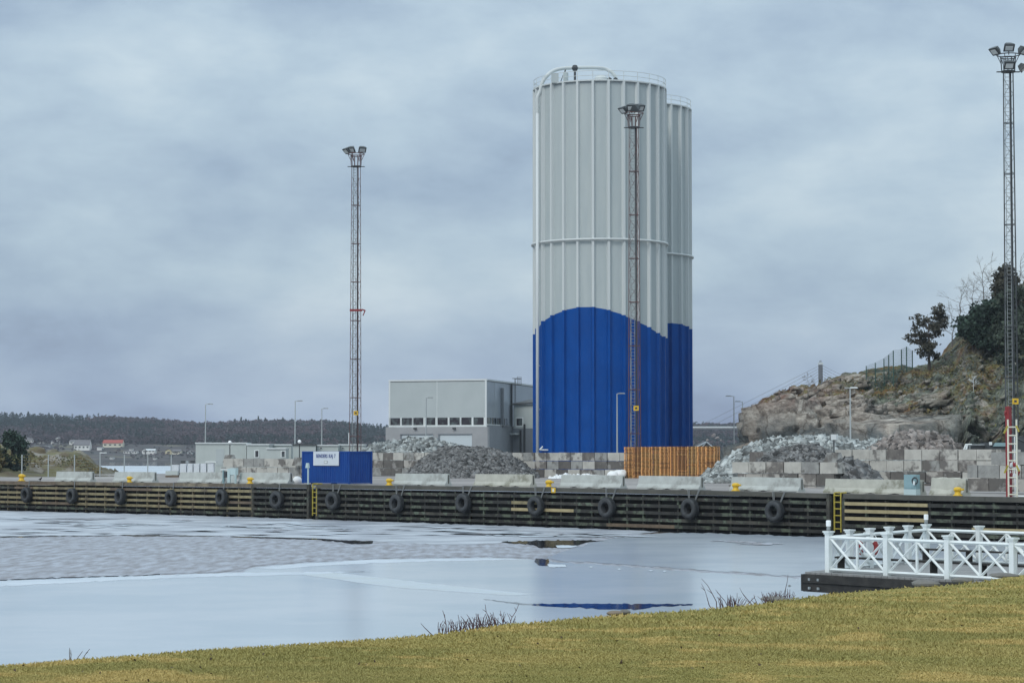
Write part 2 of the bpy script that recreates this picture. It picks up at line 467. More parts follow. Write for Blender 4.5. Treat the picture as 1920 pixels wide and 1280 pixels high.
sheet('ice', [(-420, 948), (0, 957), (200, 961.5), (400, 967), (600, 973.5), (800, 980), (1000, 987), (1180, 993), (1235, 996), (1140, 1004), (1060, 1012), (1000, 1014), (960, 1016),
              (860, 1021), (740, 1017.5), (700, 1013), (600, 1010), (430, 1004), (250, 1002.5), (0, 1005), (-420, 1010)], .012, M['ice_streak'], .7, seed=5)
sheet('slush', [(300, 1000), (1200, 1000), (2300, 1020), (2300, 1135), (300, 1135)], .007, M['ice_slush'], .1, 100, seed=40)
# a few lighter ridges and slivers on the ice, and narrow leads of open water in it
sheet('ice_ridge', [(560, 1072), (640, 1074), (720, 1083), (800, 1092), (900, 1103), (1000, 1113), (960, 1115.5), (860, 1109), (760, 1102), (690, 1094), (620, 1084), (570, 1077)], .0232, M['ice_ridge'], .15, 12, seed=6)
sheet('ice_ridge', [(0, 1088.6), (200, 1081.5), (455, 1072.6), (700, 1071), (560, 1077), (400, 1080), (250, 1086), (0, 1099), (-200, 1104), (-200, 1090)], .0236, M['ice_white'], .35, 12, seed=7)
sheet('ice_ridge', [(475, 1064), (560, 1056.2), (700, 1048.8), (900, 1045.8), (985, 1047.8), (900, 1050), (760, 1053), (620, 1059), (520, 1066)], .0240, M['ice_white'], .3, 12, seed=8)
sheet('water', [(905, 1122), (960, 1128.5), (1000, 1131), (1100, 1130.5), (1200, 1131), (1300, 1131.5), (1297, 1134), (1225, 1136.5), (1205, 1141), (1130, 1141.5), (1080, 1138), (1000, 1134.5), (950, 1129.5)], .026, M['water'], .4, 7, seed=9)
sheet('water', [(600, 1010), (640, 1012), (700, 1013.5), (698, 1018), (660, 1019.5), (640, 1015), (605, 1013)], .026, M['water'], .5, 5, seed=10)
sheet('water', [(430, 1005), (520, 1006.5), (600, 1009), (640, 1011.5), (600, 1011), (520, 1009), (440, 1006.5)], .027, M['water'], .2, 9, seed=11)
sheet('water', [(240, 1003.5), (340, 1003), (430, 1005), (340, 1004.6), (250, 1005)], .025, M['water'], .3, 9, seed=12)
sheet('water', [(940, 1015), (1000, 1013), (1060, 1012.5), (1110, 1012), (1140, 1013.5), (1100, 1016), (1085, 1021), (1060, 1026), (1010, 1026), (1000, 1021), (960, 1018)], .027, M['water'], .8, 5, seed=13)
sheet('ice', [(1042, 1022), (1066, 1021.5), (1085, 1022.5), (1070, 1026.5), (1045, 1026)], .034, M['ice_white'], .3, 6, seed=14)
sheet('water', [(1005, 1046), (1028, 1047), (1030, 1052), (1026, 1060), (1010, 1059), (1002, 1052)], .03, M['water'], .6, 5, seed=15)
sheet('ice', [(1026, 1057), (1060, 1058), (1062, 1062), (1030, 1062.5)], .036, M['ice_white'], .4, 6, seed=16)
for k, (x, y, w) in enumerate(((1108, 1062, 9), (1161, 1066, 9), (1220, 1069, 10), (1246, 1070, 8), (1480, 1097, 7))):
    sheet('ice', [(x - w / 2, y), (x, y - 1.2), (x + w / 2, y), (x, y + 1.4)], .04 + k * .001, M['ice_white'] if k < 4 else M['water'], .3, 3, seed=30 + k)
for k, (x0, y0, x1, y1) in enumerate(((60, 979, 330, 984), (380, 985, 700, 992), (840, 1000, 1180, 1007), (1330, 1013, 1440, 1016), (90, 972, 240, 971), (1380, 1019, 1470, 1018))):
    ym = (y0 + y1) / 2
    sheet('ice_ridge' if k < 3 else 'water', [(x0, y0), (x0 + (x1 - x0) * .4, ym - 1.6), (x1, y1), (x0 + (x1 - x0) * .5, ym + 2.4)], .042 + k * .001,
          M['ice_white'] if k < 3 else M['ice_slush'], .6, 6, seed=50 + k)
rr = random.Random(77)
sl = {0: MB(), 1: MB()}
for k in range(70):     # thin dark streaks of water and light slivers towards the quay
    y = rr.uniform(966, 1001); x = rr.uniform(-40, 1200); w = rr.uniform(18, 130)
    lim = 953 + .0327 * x + 6
    if y < lim + 2: y = lim + rr.uniform(1, 9)
    pts = [(x, y), (x + w * .3, y - rr.uniform(.2, .6)), (x + w * .5, y - rr.uniform(.3, .9)), (x + w, y + .02 * w), (x + w * .7, y + rr.uniform(.3, 1.2)), (x + w * .4, y + rr.uniform(.5, 1.5))]
    sl[0 if k % 2 else 1].add([PZ(a, b_, .05 + k * .0008) for a, b_ in pts], [(0, 5, 4, 3, 2, 1)])
tag(sl[0].build('ice_ridge', M['ice_white']), kind='structure'); tag(sl[1].build('slush', M['ice_slush']), kind='structure')
# far ice across the fjord
sheet('ice', [(150, 873), (400, 873), (700, 874), (700, 900), (150, 900)], .02, M['ice_white'], .6, 20, seed=21)

# ------------------------------------------------------------------ quay
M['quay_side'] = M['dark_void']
b = MB()
cols = np.linspace(-70, 190, 53)
def deck_poly():
    V = []; Fc = []
    ds = [0.0, .35, 2, 5, 10, 20, 40, 80, 150, 260]
    for s in cols:
        for d in ds:
            p = Q(s, d); V.append((p.x, p.y, p.z))
    n = len(ds)
    for i in range(len(cols) - 1):
        for j in range(n - 1):
            # leave the far left corner (fjord) open
            c = Q((cols[i] + cols[i + 1]) / 2, (ds[j] + ds[j + 1]) / 2)
            ang = c.x / c.y * F + 960
            if ang < 330 and c.y > 262: continue
            if ang < 405 and c.y > 330: continue
            Fc.append((i * n + j, (i + 1) * n + j, (i + 1) * n + j + 1, i * n + j + 1))
    return V, Fc
V, Fc = deck_poly(); b.add(V, Fc)
dk = b.build('quay_deck', M['asphalt']); tag(dk, kind='structure')
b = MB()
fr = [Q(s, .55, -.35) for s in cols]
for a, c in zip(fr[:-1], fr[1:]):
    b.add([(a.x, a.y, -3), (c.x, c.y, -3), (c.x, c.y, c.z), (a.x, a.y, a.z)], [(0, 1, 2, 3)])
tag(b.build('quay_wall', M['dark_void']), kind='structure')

def section(label, px0, px1, woods, capm, seed, fresh=()):
    """timber fender wall of one stretch of the quay"""
    r = random.Random(seed)
    s0, s1 = s_of(px0, 0), s_of(px1, 0)
    o = empty('timber_fender_wall', Q(s0, 0, abs_z=0), label, 'fender wall')
    def beam(sa, sb, za, zb_, h, t, d, m, name):
        a, c = Q(sa, d, abs_z=0), Q(sb, d, abs_z=0)
        q = MB(); n2 = NV * t
        vs = []
        for p, z in ((a, za), (c, zb_)):
            for k in (0, 1):
                for zz in (z - h / 2, z + h / 2):
                    w = p + n2 * k; vs.append((w.x, w.y, zz))
        q.add(vs, [(0, 1, 5, 4), (2, 6, 7, 3), (1, 3, 7, 5), (0, 4, 6, 2), (0, 2, 3, 1), (4, 5, 7, 6)])
        q.build(name, m, o)
    L = s1 - s0
    k = max(2, int(L / 9))
    for i in range(k):
        sa, sb = s0 + L * i / k, s0 + L * (i + 1) / k - .03
        mm = capm[0] if r.random() < .7 else capm[-1]
        beam(sa, sb, dz_(sa) - .14, dz_(sb) - .14, .30, .42, -.32, mm, 'cap_beam')
    rows = (.775, .60, .425, .25, .095)
    for row in rows:
        s = s0 + .1
        while s < s1 - .5:
            ln = r.choice((3.2, 4.8, 6.4, 6.4)); e = min(s + ln, s1 - .05)
            if s1 - .05 - e < 1.0: e = s1 - .05
            m = r.choices([w[0] for w in woods], [w[1] for w in woods])[0]
            if row < .1: m = M['wood_dark']
            for (f0, f1, fr_, fm) in fresh:
                mid = (s + e) / 2
                if fr_ == row and s_of(f0, 0) < mid < s_of(f1, 0): m = M[fm]
            za, zb_ = dz_(s) * row, dz_(e) * row
            beam(s, e - .025, za, zb_, .215 + r.uniform(-.012, .012), .16, -.30 + r.uniform(-.02, .03), m, 'beam')
            s = e
    s = s0 + .05; i = 0
    while s < s1:
        p = Q(s, -.03, abs_z=0); q = MB()
        q.box((p.x, p.y, dz_(s) * .42), (.15, .18, dz_(s) * .88), QANG)
        q.build('post', r.choice([w[0] for w in woods]), o)
        s += 1.62 * r.uniform(.92, 1.08)
    for s in (s0 - .02, s1 + .02):
        p = Q(s, -.12, abs_z=0); q = MB(); q.box((p.x, p.y, dz_(s) * .5 - .1), (.26, .3, dz_(s) * .96), QANG)
        q.build('end_post', woods[0][0], o)
section('long timber fender wall of olive weathered beams left of the first yellow ladder', -190, 478,
        [(M['wood_pale'], 6), (M['wood_mid'], 1), (M['wood_brown'], .5)], [M['cap'], M['wood_brown']], 1)
section('short grey-green timber fender wall between the sixth tyre and the left yellow ladder', 479, 582,
        [(M['wood_mid'], 5), (M['wood_dark'], 3)], [M['cap'], M['cap_dark']], 2)
section('dark algae-stained timber fender wall between the two yellow ladders', 599, 1556,
        [(M['wood_mid'], 4), (M['wood_dark'], 6)], [M['cap_dark']], 3,
        fresh=[(955, 1020, .60, 'wood_pale'), (1010, 1085, .425, 'wood_fresh'), (1120, 1240, .095, 'wood_brown')])
section('blackened timber fender wall with a few fresh pale planks right of the right ladder', 1586, 2150,
        [(M['wood_dark'], 9), (M['wood_mid'], 1)], [M['cap_dark']], 4,
        fresh=[(1655, 1750, .775, 'wood_fresh'), (1650, 1800, .60, 'wood_fresh'), (1650, 1800, .425, 'wood_fresh'), (1870, 1960, .25, 'wood_fresh')])

# yellow ladders in the gaps
def quay_ladder(px, label):
    s = s_of(px, -.25); p = Q(s, -.25, abs_z=0)
    o = empty('ladder', p, label, 'ladder', 'yellow ladders on the quay wall')
    zt = dz_(s) + .05
    for k in (-.26, .26):
        a = Q(s + k, -.25, abs_z=.25); c = Q(s + k, -.25, abs_z=zt); q = MB(); q.bar(a, c, .075); 
        e = Q(s + k, .3, abs_z=zt + .02); q.bar(c, e, .075); q.build('rail', M['yellow_lad'], o)
    z = .45
    while z < zt - .1:
        q = MB(); q.bar(Q(s - .26, -.25, abs_z=z), Q(s + .26, -.25, abs_z=z), .06); q.build('rung', M['yellow_lad'], o); z += .42
quay_ladder(590.5, 'yellow ladder in the gap below the blue container')
quay_ladder(1570, 'yellow ladder in the gap nearest the white railing')

# ------------------------------------------------------------------ tyres
def make_tyre():
    o = empty('tyre_fender', (0, 0, 0), 'tyre', 'tyre', 'tyres hung along the quay wall')
    q = MB()
    prof = [(.36, .02), (.40, -.02), (.56, -.055), (.655, .0), (.69, .07), (.69, .36), (.655, .43), (.56, .48), (.40, .45), (.36, .41), (.34, .22), (.36, .02)]
    q.lathe((0, 0, 0), prof, 32, 0, NV)
    q.build('casing', M['tyre'], o, smooth=True)
    q = MB()
    x = NV.cross(Vector((0, 0, 1))).normalized()
    for i in range(36):      # tread lugs
        t = 2 * math.pi * i / 36
        for sgn, a0 in ((1, .09), (-1, .25)):
            rad = x * math.cos(t + sgn * .03) + Vector((0, 0, 1)) * math.sin(t + sgn * .03)
            tan = rad.cross(NV)
            c = rad * .70 + NV * (a0 + .04)
            vs = []
            for u in (-.055, .055):
                for v in (-.015, .02):
                    for w in (-.08, .08):
                        vs.append(c + NV * w + tan * u * .6 + rad * v)
            q.add(vs, [(0, 1, 3, 2), (4, 6, 7, 5), (0, 4, 5, 1), (2, 3, 7, 6), (0, 2, 6, 4), (1, 5, 7, 3)])
    q.build('tread', M['tyre'], o)
    return o
tyre_lab = ['tyre hung on the quay wall below the first yellow bollard at the far left', 'tyre on the quay wall below the farthest concrete barrier',
    'tyre on the quay wall below the second yellow bollard from the left', 'tyre on the olive timber wall below the white wrapped boxes',
    'tyre hung on the quay wall just below the small teal cabinet stand', 'tyre left of the first yellow ladder, at the end of the olive beams',
    'rope-hung tyre on the dark quay wall right below the blue container', 'rope-hung tyre below the yellow bollard right of the blue container',
    'rope-hung tyre below the barriers in front of the dark gravel heap', 'rope-hung tyre just left of the small yellow number plate',
    'rope-hung tyre below the gap between barriers left of the pallets', 'rope-hung tyre on the quay wall below the stacked wooden pallets',
    'rope-hung tyre farthest to the right, the largest in the photo']
txs = [(47, 927), (132, 929), (222, 930), (317, 933), (412, 932), (516, 936), (621, 938), (740, 943), (865, 942), (1001, 948), (1134, 951), (1289, 953), (1448, 958)]
T0 = make_tyre()
for i, (px, py) in enumerate(txs):
    s = s_of(px, -.8); p = Q(s, -.82, abs_z=0)
    z = EYE - (py - 850) / F * p.y
    o = T0 if i == 0 else copy_tree(T0, (0, 0, 0))
    o.location = (p.x, p.y, z); o['label'] = tyre_lab[i]
    o.rotation_euler = (R(rng.uniform(-3, 3)), R(rng.uniform(-3, 3)), R(rng.uniform(-5, 5)))
    # the ropes it hangs on: loops over the cap
    q = MB()
    offs = (-.33, -.22, .42, .5) if i > 5 else (0.05, .1)
    for k in offs:
        a = Q(s + k * .7, -.42, abs_z=z + .55); c = Q(s + k * 1.15 + (.12 if k > .4 else 0), -.36, .04); e = Q(s + k * 1.15, .9, .03)
        q.path([a, c, e], .028, 6)
    ro = q.build('rope', M['rope']); ro.name = 'rope'
    # rope belongs to its tyre
    w = o.matrix_world
    ro.parent = o; bpy.context.view_layer.update(); ro.matrix_parent_inverse = o.matrix_world.inverted()

# ------------------------------------------------------------------ bollards
def make_bollard():
    o = empty('bollard', (0, 0, 0), 'b', 'bollard', 'yellow mooring bollards on the quay edge')
    q = MB(); q.lathe((0, 0, 0), [(.0, .03), (.30, .03), (.30, .0), (.30, .05), (.20, .09), (.18, .26), (.20, .30)], 16); q.build('post', M['yellow'], o, True)
    q = MB(); q.lathe((0, 0, 0), [(.18, .27), (.24, .31), (.26, .38), (.22, .50), (.10, .54), (0, .54)], 16)
    q.box((.18, -.1, .39), (.36, .16, .12), QANG); q.build('cap', M['yellow'], o, True)
    return o
B0 = make_bollard()
for i, (px, lab) in enumerate(((41, 'yellow bollard at the far left end of the quay'), (243, 'yellow bollard in front of the second concrete barrier from the left'),
        (469, 'yellow bollard right of the teal cabinet stand, left of the container'), (730, 'yellow bollard at the quay edge just right of the blue container'),
        (1029, 'yellow bollard above the small number plate on the quay edge'), (1379, 'yellow bollard right of the pallets by the stone heap'),
        (1795, 'yellow bollard beside the rough lumpy barrier at the right'))):
    p = Q(s_of(px, .35), .35)
    o = B0 if i == 0 else copy_tree(B0, p)
    o.location = p; o['label'] = lab; o.scale = (1.0, 1.0, 1.0)
    if px == 41: o.scale = (1.2, 1.2, 1.25)
q = MB(); p = Q(s_of(1038, -.34), -.36, -.17)
q.box(p, (.42, .03, .36), QANG); o = q.build('number_plate', M['yellow']); tag(o, 'small yellow number plate fixed on the dark quay edge beam', 'sign')
q = MB(); p2 = Q(s_of(1038, -.34), -.385, -.17); q.box(p2, (.16, .012, .2), QANG); q.box(p2, (.10, .02, .05), QANG); q.build('numeral_panel', M['trim'], o)

# ------------------------------------------------------------------ concrete barriers
def barrier(px0, px1, label, d=1.1, h=.92, mat_=None, rough=False):
    s0, s1 = s_of(px0, d), s_of(px1, d + .3)
    p = Q((s0 + s1) / 2, d + .3)
    o = empty('concrete_barrier', p, label, 'concrete barrier', 'concrete barriers along the quay edge')
    prof = [(-.37, .0), (-.37, .12), (-.17, .36), (-.10, h), (.10, h), (.17, .36), (.37, .12), (.37, .0)]
    L = s1 - s0; r = random.Random(int(px0))
    n = 13 if not rough else 9
    vs = []; k = len(prof)
    for i in range(n):
        s = s0 + L * i / (n - 1)
        lift = 0
        for (x, z) in prof:
            zz = z
            if z == 0 and not rough:
                f = (i / (n - 1)) 
                zz = .07 if i in (3, 6, 9) else 0.0      # drainage notches under the foot
            if rough:
                x *= 1.15 + r.uniform(-.12, .12); zz += r.uniform(-.05, .07) * (z > .3)
            w = Q(s + r.uniform(-.004, .004), d + .3 + x, zz); vs.append(w)
    fs = []
    for i in range(n - 1):
        for j in range(k):
            a, b_ = i * k + j, i * k + (j + 1) % k
            fs.append((a, b_, b_ + k, a + k))
    fs += [tuple(range(k)), tuple(range((n - 1) * k + k - 1, (n - 1) * k - 1, -1))]
    q = MB(); q.add(vs, fs); q.build('body', mat_ or M['conc'], o)
    q = MB()
    for i in (3, 6, 9):
        if rough: break
        s = s0 + L * i / (n - 1); c = Q(s, d + .01, .0)
        q.box((c.x, c.y, c.z + .055), (.5, .05, .10), QANG, top=(.6, 1))
    if q.v: q.build('foot_notch', M['dark_void'], o)
    q = MB()
    for s in (s1 - .0,):
        c = Q(s + .015, d + .3, h * .55); q.box(c, (.05, .07, h * .7), QANG)
    q.build('end_slot', M['cap_dark'], o)
for a in ((103, 175, 'concrete barrier farthest left, nearest the bird on the quay'), (212, 292, 'concrete barrier behind the second yellow bollard from the left'),
          (334, 421, 'concrete barrier in front of the white wrapped boxes'), (447, 546, 'concrete barrier left of the blue container, behind a yellow bollard'),
          (738, 841, 'concrete barrier just right of the blue container'), (888, 1000, 'concrete barrier in front of the dark gravel heap'),
          (1049, 1169, 'concrete barrier in front of the snow and white bags'), (1194, 1316, 'concrete barrier in front of the stacked pallets'),
          (1368, 1503, 'concrete barrier behind the yellow bollard, below the tall front block wall'), (1544, 1730, 'longest concrete barrier, stained, passing behind the blue-grey cabinet')):
    barrier(*a, mat_=M['conc_ochre'] if a[0] in (888, 1544) else None)
barrier(1743, 1812, 'short rough lumpy concrete barrier behind the rightmost yellow bollard', d=1.0, h=1.05, mat_=M['conc_ochre'], rough=True)

# ------------------------------------------------------------------ blue container with the sign
def container():
    s0, d0 = s_of(566, 1.9), 1.9
    L, W, H = 6.06, 2.44, 2.6
    base = Q(s0, d0)
    o = empty('shipping_container', base, 'blue shipping container with a white sign on the quay edge', 'shipping container')
    z0 = base.z + .06
    def pt(s, d, z): w = Q(s0 + s, d0 + d, abs_z=z0 + z); return w
    def bx(name, s_, d_, z_, m, parent=None):
        q = MB(); vs = [pt(a, b_, c) for a in s_ for b_ in d_ for c in z_]
        q.add(vs, [(0, 1, 3, 2), (4, 6, 7, 5), (0, 4, 5, 1), (2, 3, 7, 6), (0, 2, 6, 4), (1, 5, 7, 3)])
        return q.build(name, m, parent or o)
    def corr(name, along, fixed, a0, a1, n, depth):
        q = MB(); pts = []
        step = (a1 - a0) / n
        for i in range(n):
            x = a0 + i * step
            pts += [(x, 0), (x + step * .32, 0), (x + step * .45, depth), (x + step * .86, depth)]
        pts.append((a1, 0))
        vs = []
        for x, dd in pts:
            for z in (.14, H - .10):
                vs.append(pt(x, fixed + dd, z) if along == 's' else pt(fixed - dd, x, z))
        q.add(vs, [(2 * i, 2 * i + 2, 2 * i + 3, 2 * i + 1) for i in range(len(pts) - 1)])
        return q.build(name, M['cont_blue'], o)
    corr('side_panel', 's', .03, .1, L - .1, 22, .045)
    corr('end_panel', 'd', L - .03, .1, W - .1, 9, .045)
    bx('back_panel', (.05, L - .05), (W - .06, W - .02), (.1, H - .1), M['cont_blue'])
    bx('end_panel', (.02, .06), (.05, W - .05), (.1, H - .1), M['cont_blue'])
    bx('roof', (.02, L - .02), (.02, W - .02), (H - .05, H), M['cont_blue'])
    bx('floor', (.05, L - .05), (.05, W - .05), (.06, .16), M['steel_dark'])
    for a in (0, L - .13):
        for c in (0, W - .13): bx('corner_post', (a, a + .13), (c, c + .13), (0, H + .012), M['cont_blue'])
    for dd in ((0, .06), (W - .06, W)):
        bx('side_rail', (.13, L - .13), dd, (0.03, .15), M['cont_blue']); bx('top_rail', (.13, L - .13), dd, (H - .11, H + .008), M['cont_blue'])
    for ss in ((0, .06), (L - .06, L)):
        bx('end_rail', ss, (.13, W - .13), (0.03, .15), M['cont_blue']); bx('top_rail', ss, (.13, W - .13), (H - .11, H + .008), M['cont_blue'])
    # sign
    sx0 = s_of(588, 1.86) - s0; sx1 = s_of(635.5, 1.86) - s0
    zt = EYE - (846 - 850) / F * base.y - z0; zb = EYE - (872 - 850) / F * base.y - z0
    sg = bx('sign_board', (sx0, sx1), (-.07, -.02), (zb, zt), M['sign_w'])
    cu = bpy.data.curves.new('t', 'FONT'); cu.body = 'BENDERS KAJ 7'; cu.size = .40; cu.align_x = 'CENTER'; cu.extrude = .004; cu.offset = .009; cu.space_character = 1.12; cu.space_word = 1.3
    to = bpy.data.objects.new('t', cu); C.objects.link(to); bpy.context.view_layer.update()
    me = bpy.data.meshes.new_from_object(to.evaluated_get(bpy.context.evaluated_depsgraph_get()))
    bpy.data.objects.remove(to)
    wd = max(v.co.x for v in me.vertices) - min(v.co.x for v in me.vertices)
    c = pt((sx0 + sx1) / 2, -.085, zb + (zt - zb) * .56)
    mw = Matrix.Translation(c - Vector(sg['_o'])) @ Matrix.Rotation(QANG, 4, 'Z') @ Matrix.Rotation(math.pi / 2, 4, 'X') @ Matrix.Diagonal((2.45 / wd, 1, 1, 1))
    me.transform(mw); me.materials.append(M['ink'])
    lo = bpy.data.objects.new('lettering', me); C.objects.link(lo); lo.parent = sg
    cx = (sx0 + sx1) / 2
    bx('emblem', (cx - .22, cx + .22), (-.085, -.072), (zb + .17, zb + .39), M['steel_grey'], sg)
    bx('emblem_panel', (cx - .16, cx + .16), (-.095, -.086), (zb + .20, zb + .36), M['white'], sg)
    q = MB()
    for a in (1.6, 4.2):
        q.box(pt(a, -.01, .0), (.7, .05, .09), QANG)
    q.build('forklift_pocket', M['dark_void'], o)
container()

def cyl_thing(): pass
# post lamp in front of the container
p = Q(s_of(578, .5), .5); o = empty('lamp_post', p, 'slim pale blue low post with a tilted head in front of the container', 'lamp post')
q = MB(); q.tube(p, p + Vector((0, 0, 1.35)), .07, n=10); q.build('pole', M['teal_l'], o)
q = MB(); q.box(p + Vector((-.05, 0, 1.52)), (.34, .2, .40), QANG, top=(.6, .8)); q.build('head', M['teal_l'], o)

# teal cabinet stand at px 413-447
p = Q(s_of(418, .5), .5); s_ = s_of(418, .5)
o = empty('power_supply_stand', p, 'small pale teal power stand with open frame and flat roof on quay edge', 'power stand')
def sb(name, ds_, s_a, s_b, z0, z1, m, par, d=.5):
    q = MB(); c = Q(s_ + (s_a + s_b) / 2, d + ds_ / 2); q.box((c.x, c.y, c.z + (z0 + z1) / 2), (s_b - s_a, ds_, z1 - z0), QANG); return q.build(name, m, par)
sb('roof', .5, -.35, .75, 1.12, 1.2, M['white'], o); sb('post', .12, -.05, .08, 0, 1.12, M['teal'], o)
sb('centre_panel', .3, .62, 1.0, 0, 1.25, M['teal_l'], o); sb('upper_box', .3, 1.02, 1.75, .72, 1.3, M['teal_l'], o)
sb('lower_box', .25, 1.1, 1.62, .05, .68, M['module'], o); sb('post', .12, 1.64, 1.76, 0, .72, M['teal_l'], o); sb('meter', .1, .15, .5, .5, 1.0, M['steel_dark'], o)
# blue-grey cabinet at px 1690-1716
s_ = s_of(1694, .35); p = Q(s_, .35)
o = empty('electrical_cabinet', p, 'blue-grey electrical cabinet with coiled hose in front of the longest barrier', 'cabinet')
sb('base', .45, 0, .92, 0, .36, M['teal_l'], o, .35); sb('body', .42, .0, .9, .37, 1.26, M['teal'], o, .37); sb('door', .02, .06, .84, .42, 1.2, M['teal'], o, .35)
q = MB(); c = Q(s_ + .86, .33, .88); q.torus(c, NV, .2, .045, 18, 6); q.build('hose', M['steel_dark'], o, True)
sb('nozzle', .06, .78, .9, .62, .86, M['white'], o, .25)

# white sacks
def sack(px, py, Y, r_, label, n=1, mname='snow', flat=.75):
    c = P(px, py, Y); g = gz(c.x, c.y)
    q = MB(); k = 14
    prof = [(0, 0)] + [(r_ * math.sin(math.pi * (i + .5) / k) ** .7, r_ * flat * (1 - math.cos(math.pi * (i + .5) / k))) for i in range(k)] + [(0, r_ * 2 * flat)]
    q.lathe((c.x, c.y, g - .05), prof, 18)
    V = np.array([tuple(v) for v in q.v]); d = V - np.array([c.x, c.y, g + r_ * flat])
    V += d * (fbm(V * 1.8 + px, 4)[:, None] * .28)
    o = npmesh('bulk_bag', V, [f for f in q.f], M[mname], None, True)
    tag(o, label, 'bulk bag')
p0 = Q(s_of(551, 2.6), 2.6)
sack(557, 889, Q(s_of(557, 3.2), 3.2).y, .42, 'white lumpy sack between a barrier end and the blue container')
sack(1149, 885, 233, .52, 'white bulk bag beside the left side of the pallets, lower one')
sack(1163, 882, 236, .62, 'larger white bulk bag touching the left end of the pallets')

# crow on the quay
def bird():
    p = Q(s_of(76, 1.0), 1.0)
    q = MB(); dirv = U
    a = p + Vector((0, 0, .17))
    ring = [(-.34, .015, .03), (-.2, .03, .02), (-.1, .07, .02), (0, .095, .03), (.1, .08, .07), (.17, .05, .12), (.21, .055, .155), (.26, .04, .165), (.3, .015, .155), (.36, .004, .14)]
    vs = []; n = 8
    side = NV
    for x, r_, z in ring:
        for i in range(n):
            t = 2 * math.pi * i / n
            vs.append(a + dirv * x + side * (r_ * math.cos(t)) + Vector((0, 0, z + r_ * math.sin(t))))
    fs = [(k * n + i, k * n + (i + 1) % n, (k + 1) * n + (i + 1) % n, (k + 1) * n + i) for k in range(len(ring) - 1) for i in range(n)]
    q.add(vs, fs)
    for sg in (-.035, .035):
        f = p + side * sg
        q.tube(f + Vector((0, 0, .0)), f + Vector((0, 0, .13)), .008, .012, 5); q.tube(f, f + dirv * .05, .006, n=4)
    o = q.build('bird', M['black'], None, True); tag(o, 'small black bird standing on the quay left of the first barrier', 'bird')
bird()
# ------------------------------------------------------------------ walls of concrete stacking blocks
def block_wall(label, px0, Y0, n, rows, ztop, seed, w=1.8, h=.9, t=.9, skip=(), pale=(0,), cap=True):
    """rows = list of (start shift in blocks, count) from the top; runs parallel to the quay, rightwards and nearer"""
    r = random.Random(seed)
    p0 = P(px0, 850, Y0); p0.z = 0
    o = empty('block_wall', (p0.x, p0.y, gz(p0.x, p0.y)), label, 'block wall')
    for k, (sh, cnt) in enumerate(rows):
        z1 = ztop - k * h
        x = sh * w; i = 0
        while i < cnt:
            if (k, i) in skip: x += w; i += 1; continue
            ww = w * (.5 if (i == 0 and k % 2 and cnt > 2) else 1)
            if k in pale: m = r.choices(M['block'], (8, 4, 0, 1))[0]
            else: m = r.choices(M['block'], (.6, 1, 5, 5))[0]
            c = p0 + U * (x + ww / 2) + NV * (t / 2 + r.uniform(-.05, .05))
            q = MB(); q.box((c.x, c.y, z1 - h / 2 + r.uniform(-.015, .015)), (ww - .075, t, h - .05), QANG + r.uniform(-.012, .012), top=(1 - r.uniform(0, .012), 1))
            q.build('block', m, o)
            x += ww; i += 1
    return p0
block_wall('low block wall behind the barriers left of the blue container', 418, 246, 10, [(0, 9), (-.2, 10), (0, 10)], 4.68, 1, pale=(0, 1))
block_wall('long weathered block wall at the foot of the silo, behind the dark gravel heap', 668, 269.5, 30, [(-.3, 26), (.2, 25), (-.5, 26)], 5.33, 2, pale=(0,))
block_wall('pale front block wall in front of the dark gravel, behind the barriers', 1372, 171.5, 7, [(0, 6), (.3, 6), (-.2, 7)], 4.60, 3, h=.86, w=1.66, pale=(0,))
block_wall('rear block wall in front of the rubble piles at the foot of the hill', 1566, 183, 9, [(0, 10), (.5, 10), (.2, 10), (0, 10)], 5.54, 4, h=.86, w=1.68, pale=(0, 1))
block_wall('short low block wall on the pale rubble slope behind the front wall', 1404, 182, 2, [(0, 1), (0, 2), (0, 2)], 5.35, 5, h=.86, pale=(1,))
block_wall('stepped wall of big pale concrete blocks behind the red and cream ladder', 1857, 148, 7, [(0, 7), (-1.1, 8), (-2.1, 9)], 5.32, 6, h=.86, w=1.66, pale=(0, 1))
# tapered block bases carrying small lamps on the walls
def wall_lamp(px, Y, ytop, ybase, label, ball=True, base=True):
    p = P(px, ybase, Y); top = P(px, ytop, Y)
    o = empty('small_lamp', p, label, 'lamp')
    if base:
        q = MB(); q.box(p + Vector((0, 0, -.38)), (1.5, .8, .85), QANG, top=(.62, .7)); q.build('concrete_foot', M['block'][1], o)
    q = MB(); q.tube(p + Vector((0, 0, -.1)), top, .055, n=8); q.build('pole', M['steel_dark'], o)
    q = MB()
    if ball:
        q.lathe(top, [(0, -.18)] + [(.19 * math.sin(math.pi * i / 8), -.19 * math.cos(math.pi * i / 8)) for i in range(1, 8)] + [(0, .19)], 14); q.build('lamp_globe', M['globe'], o, True)
    else:
        q.box(top + Vector((.05, 0, 0)), (.5, .25, .42), QANG); q.build('lamp_head', M['trim'], o)
wall_lamp(431, 246.5, 829, 853, 'ball lamp on a dark pole rising from the low block wall')
wall_lamp(561.5, 236, 827.5, 858, 'ball lamp on a dark pole just behind the blue container', base=True)
wall_lamp(1563.5, 175, 819, 849, 'square-headed lamp on a dark post atop the front block wall', ball=False)

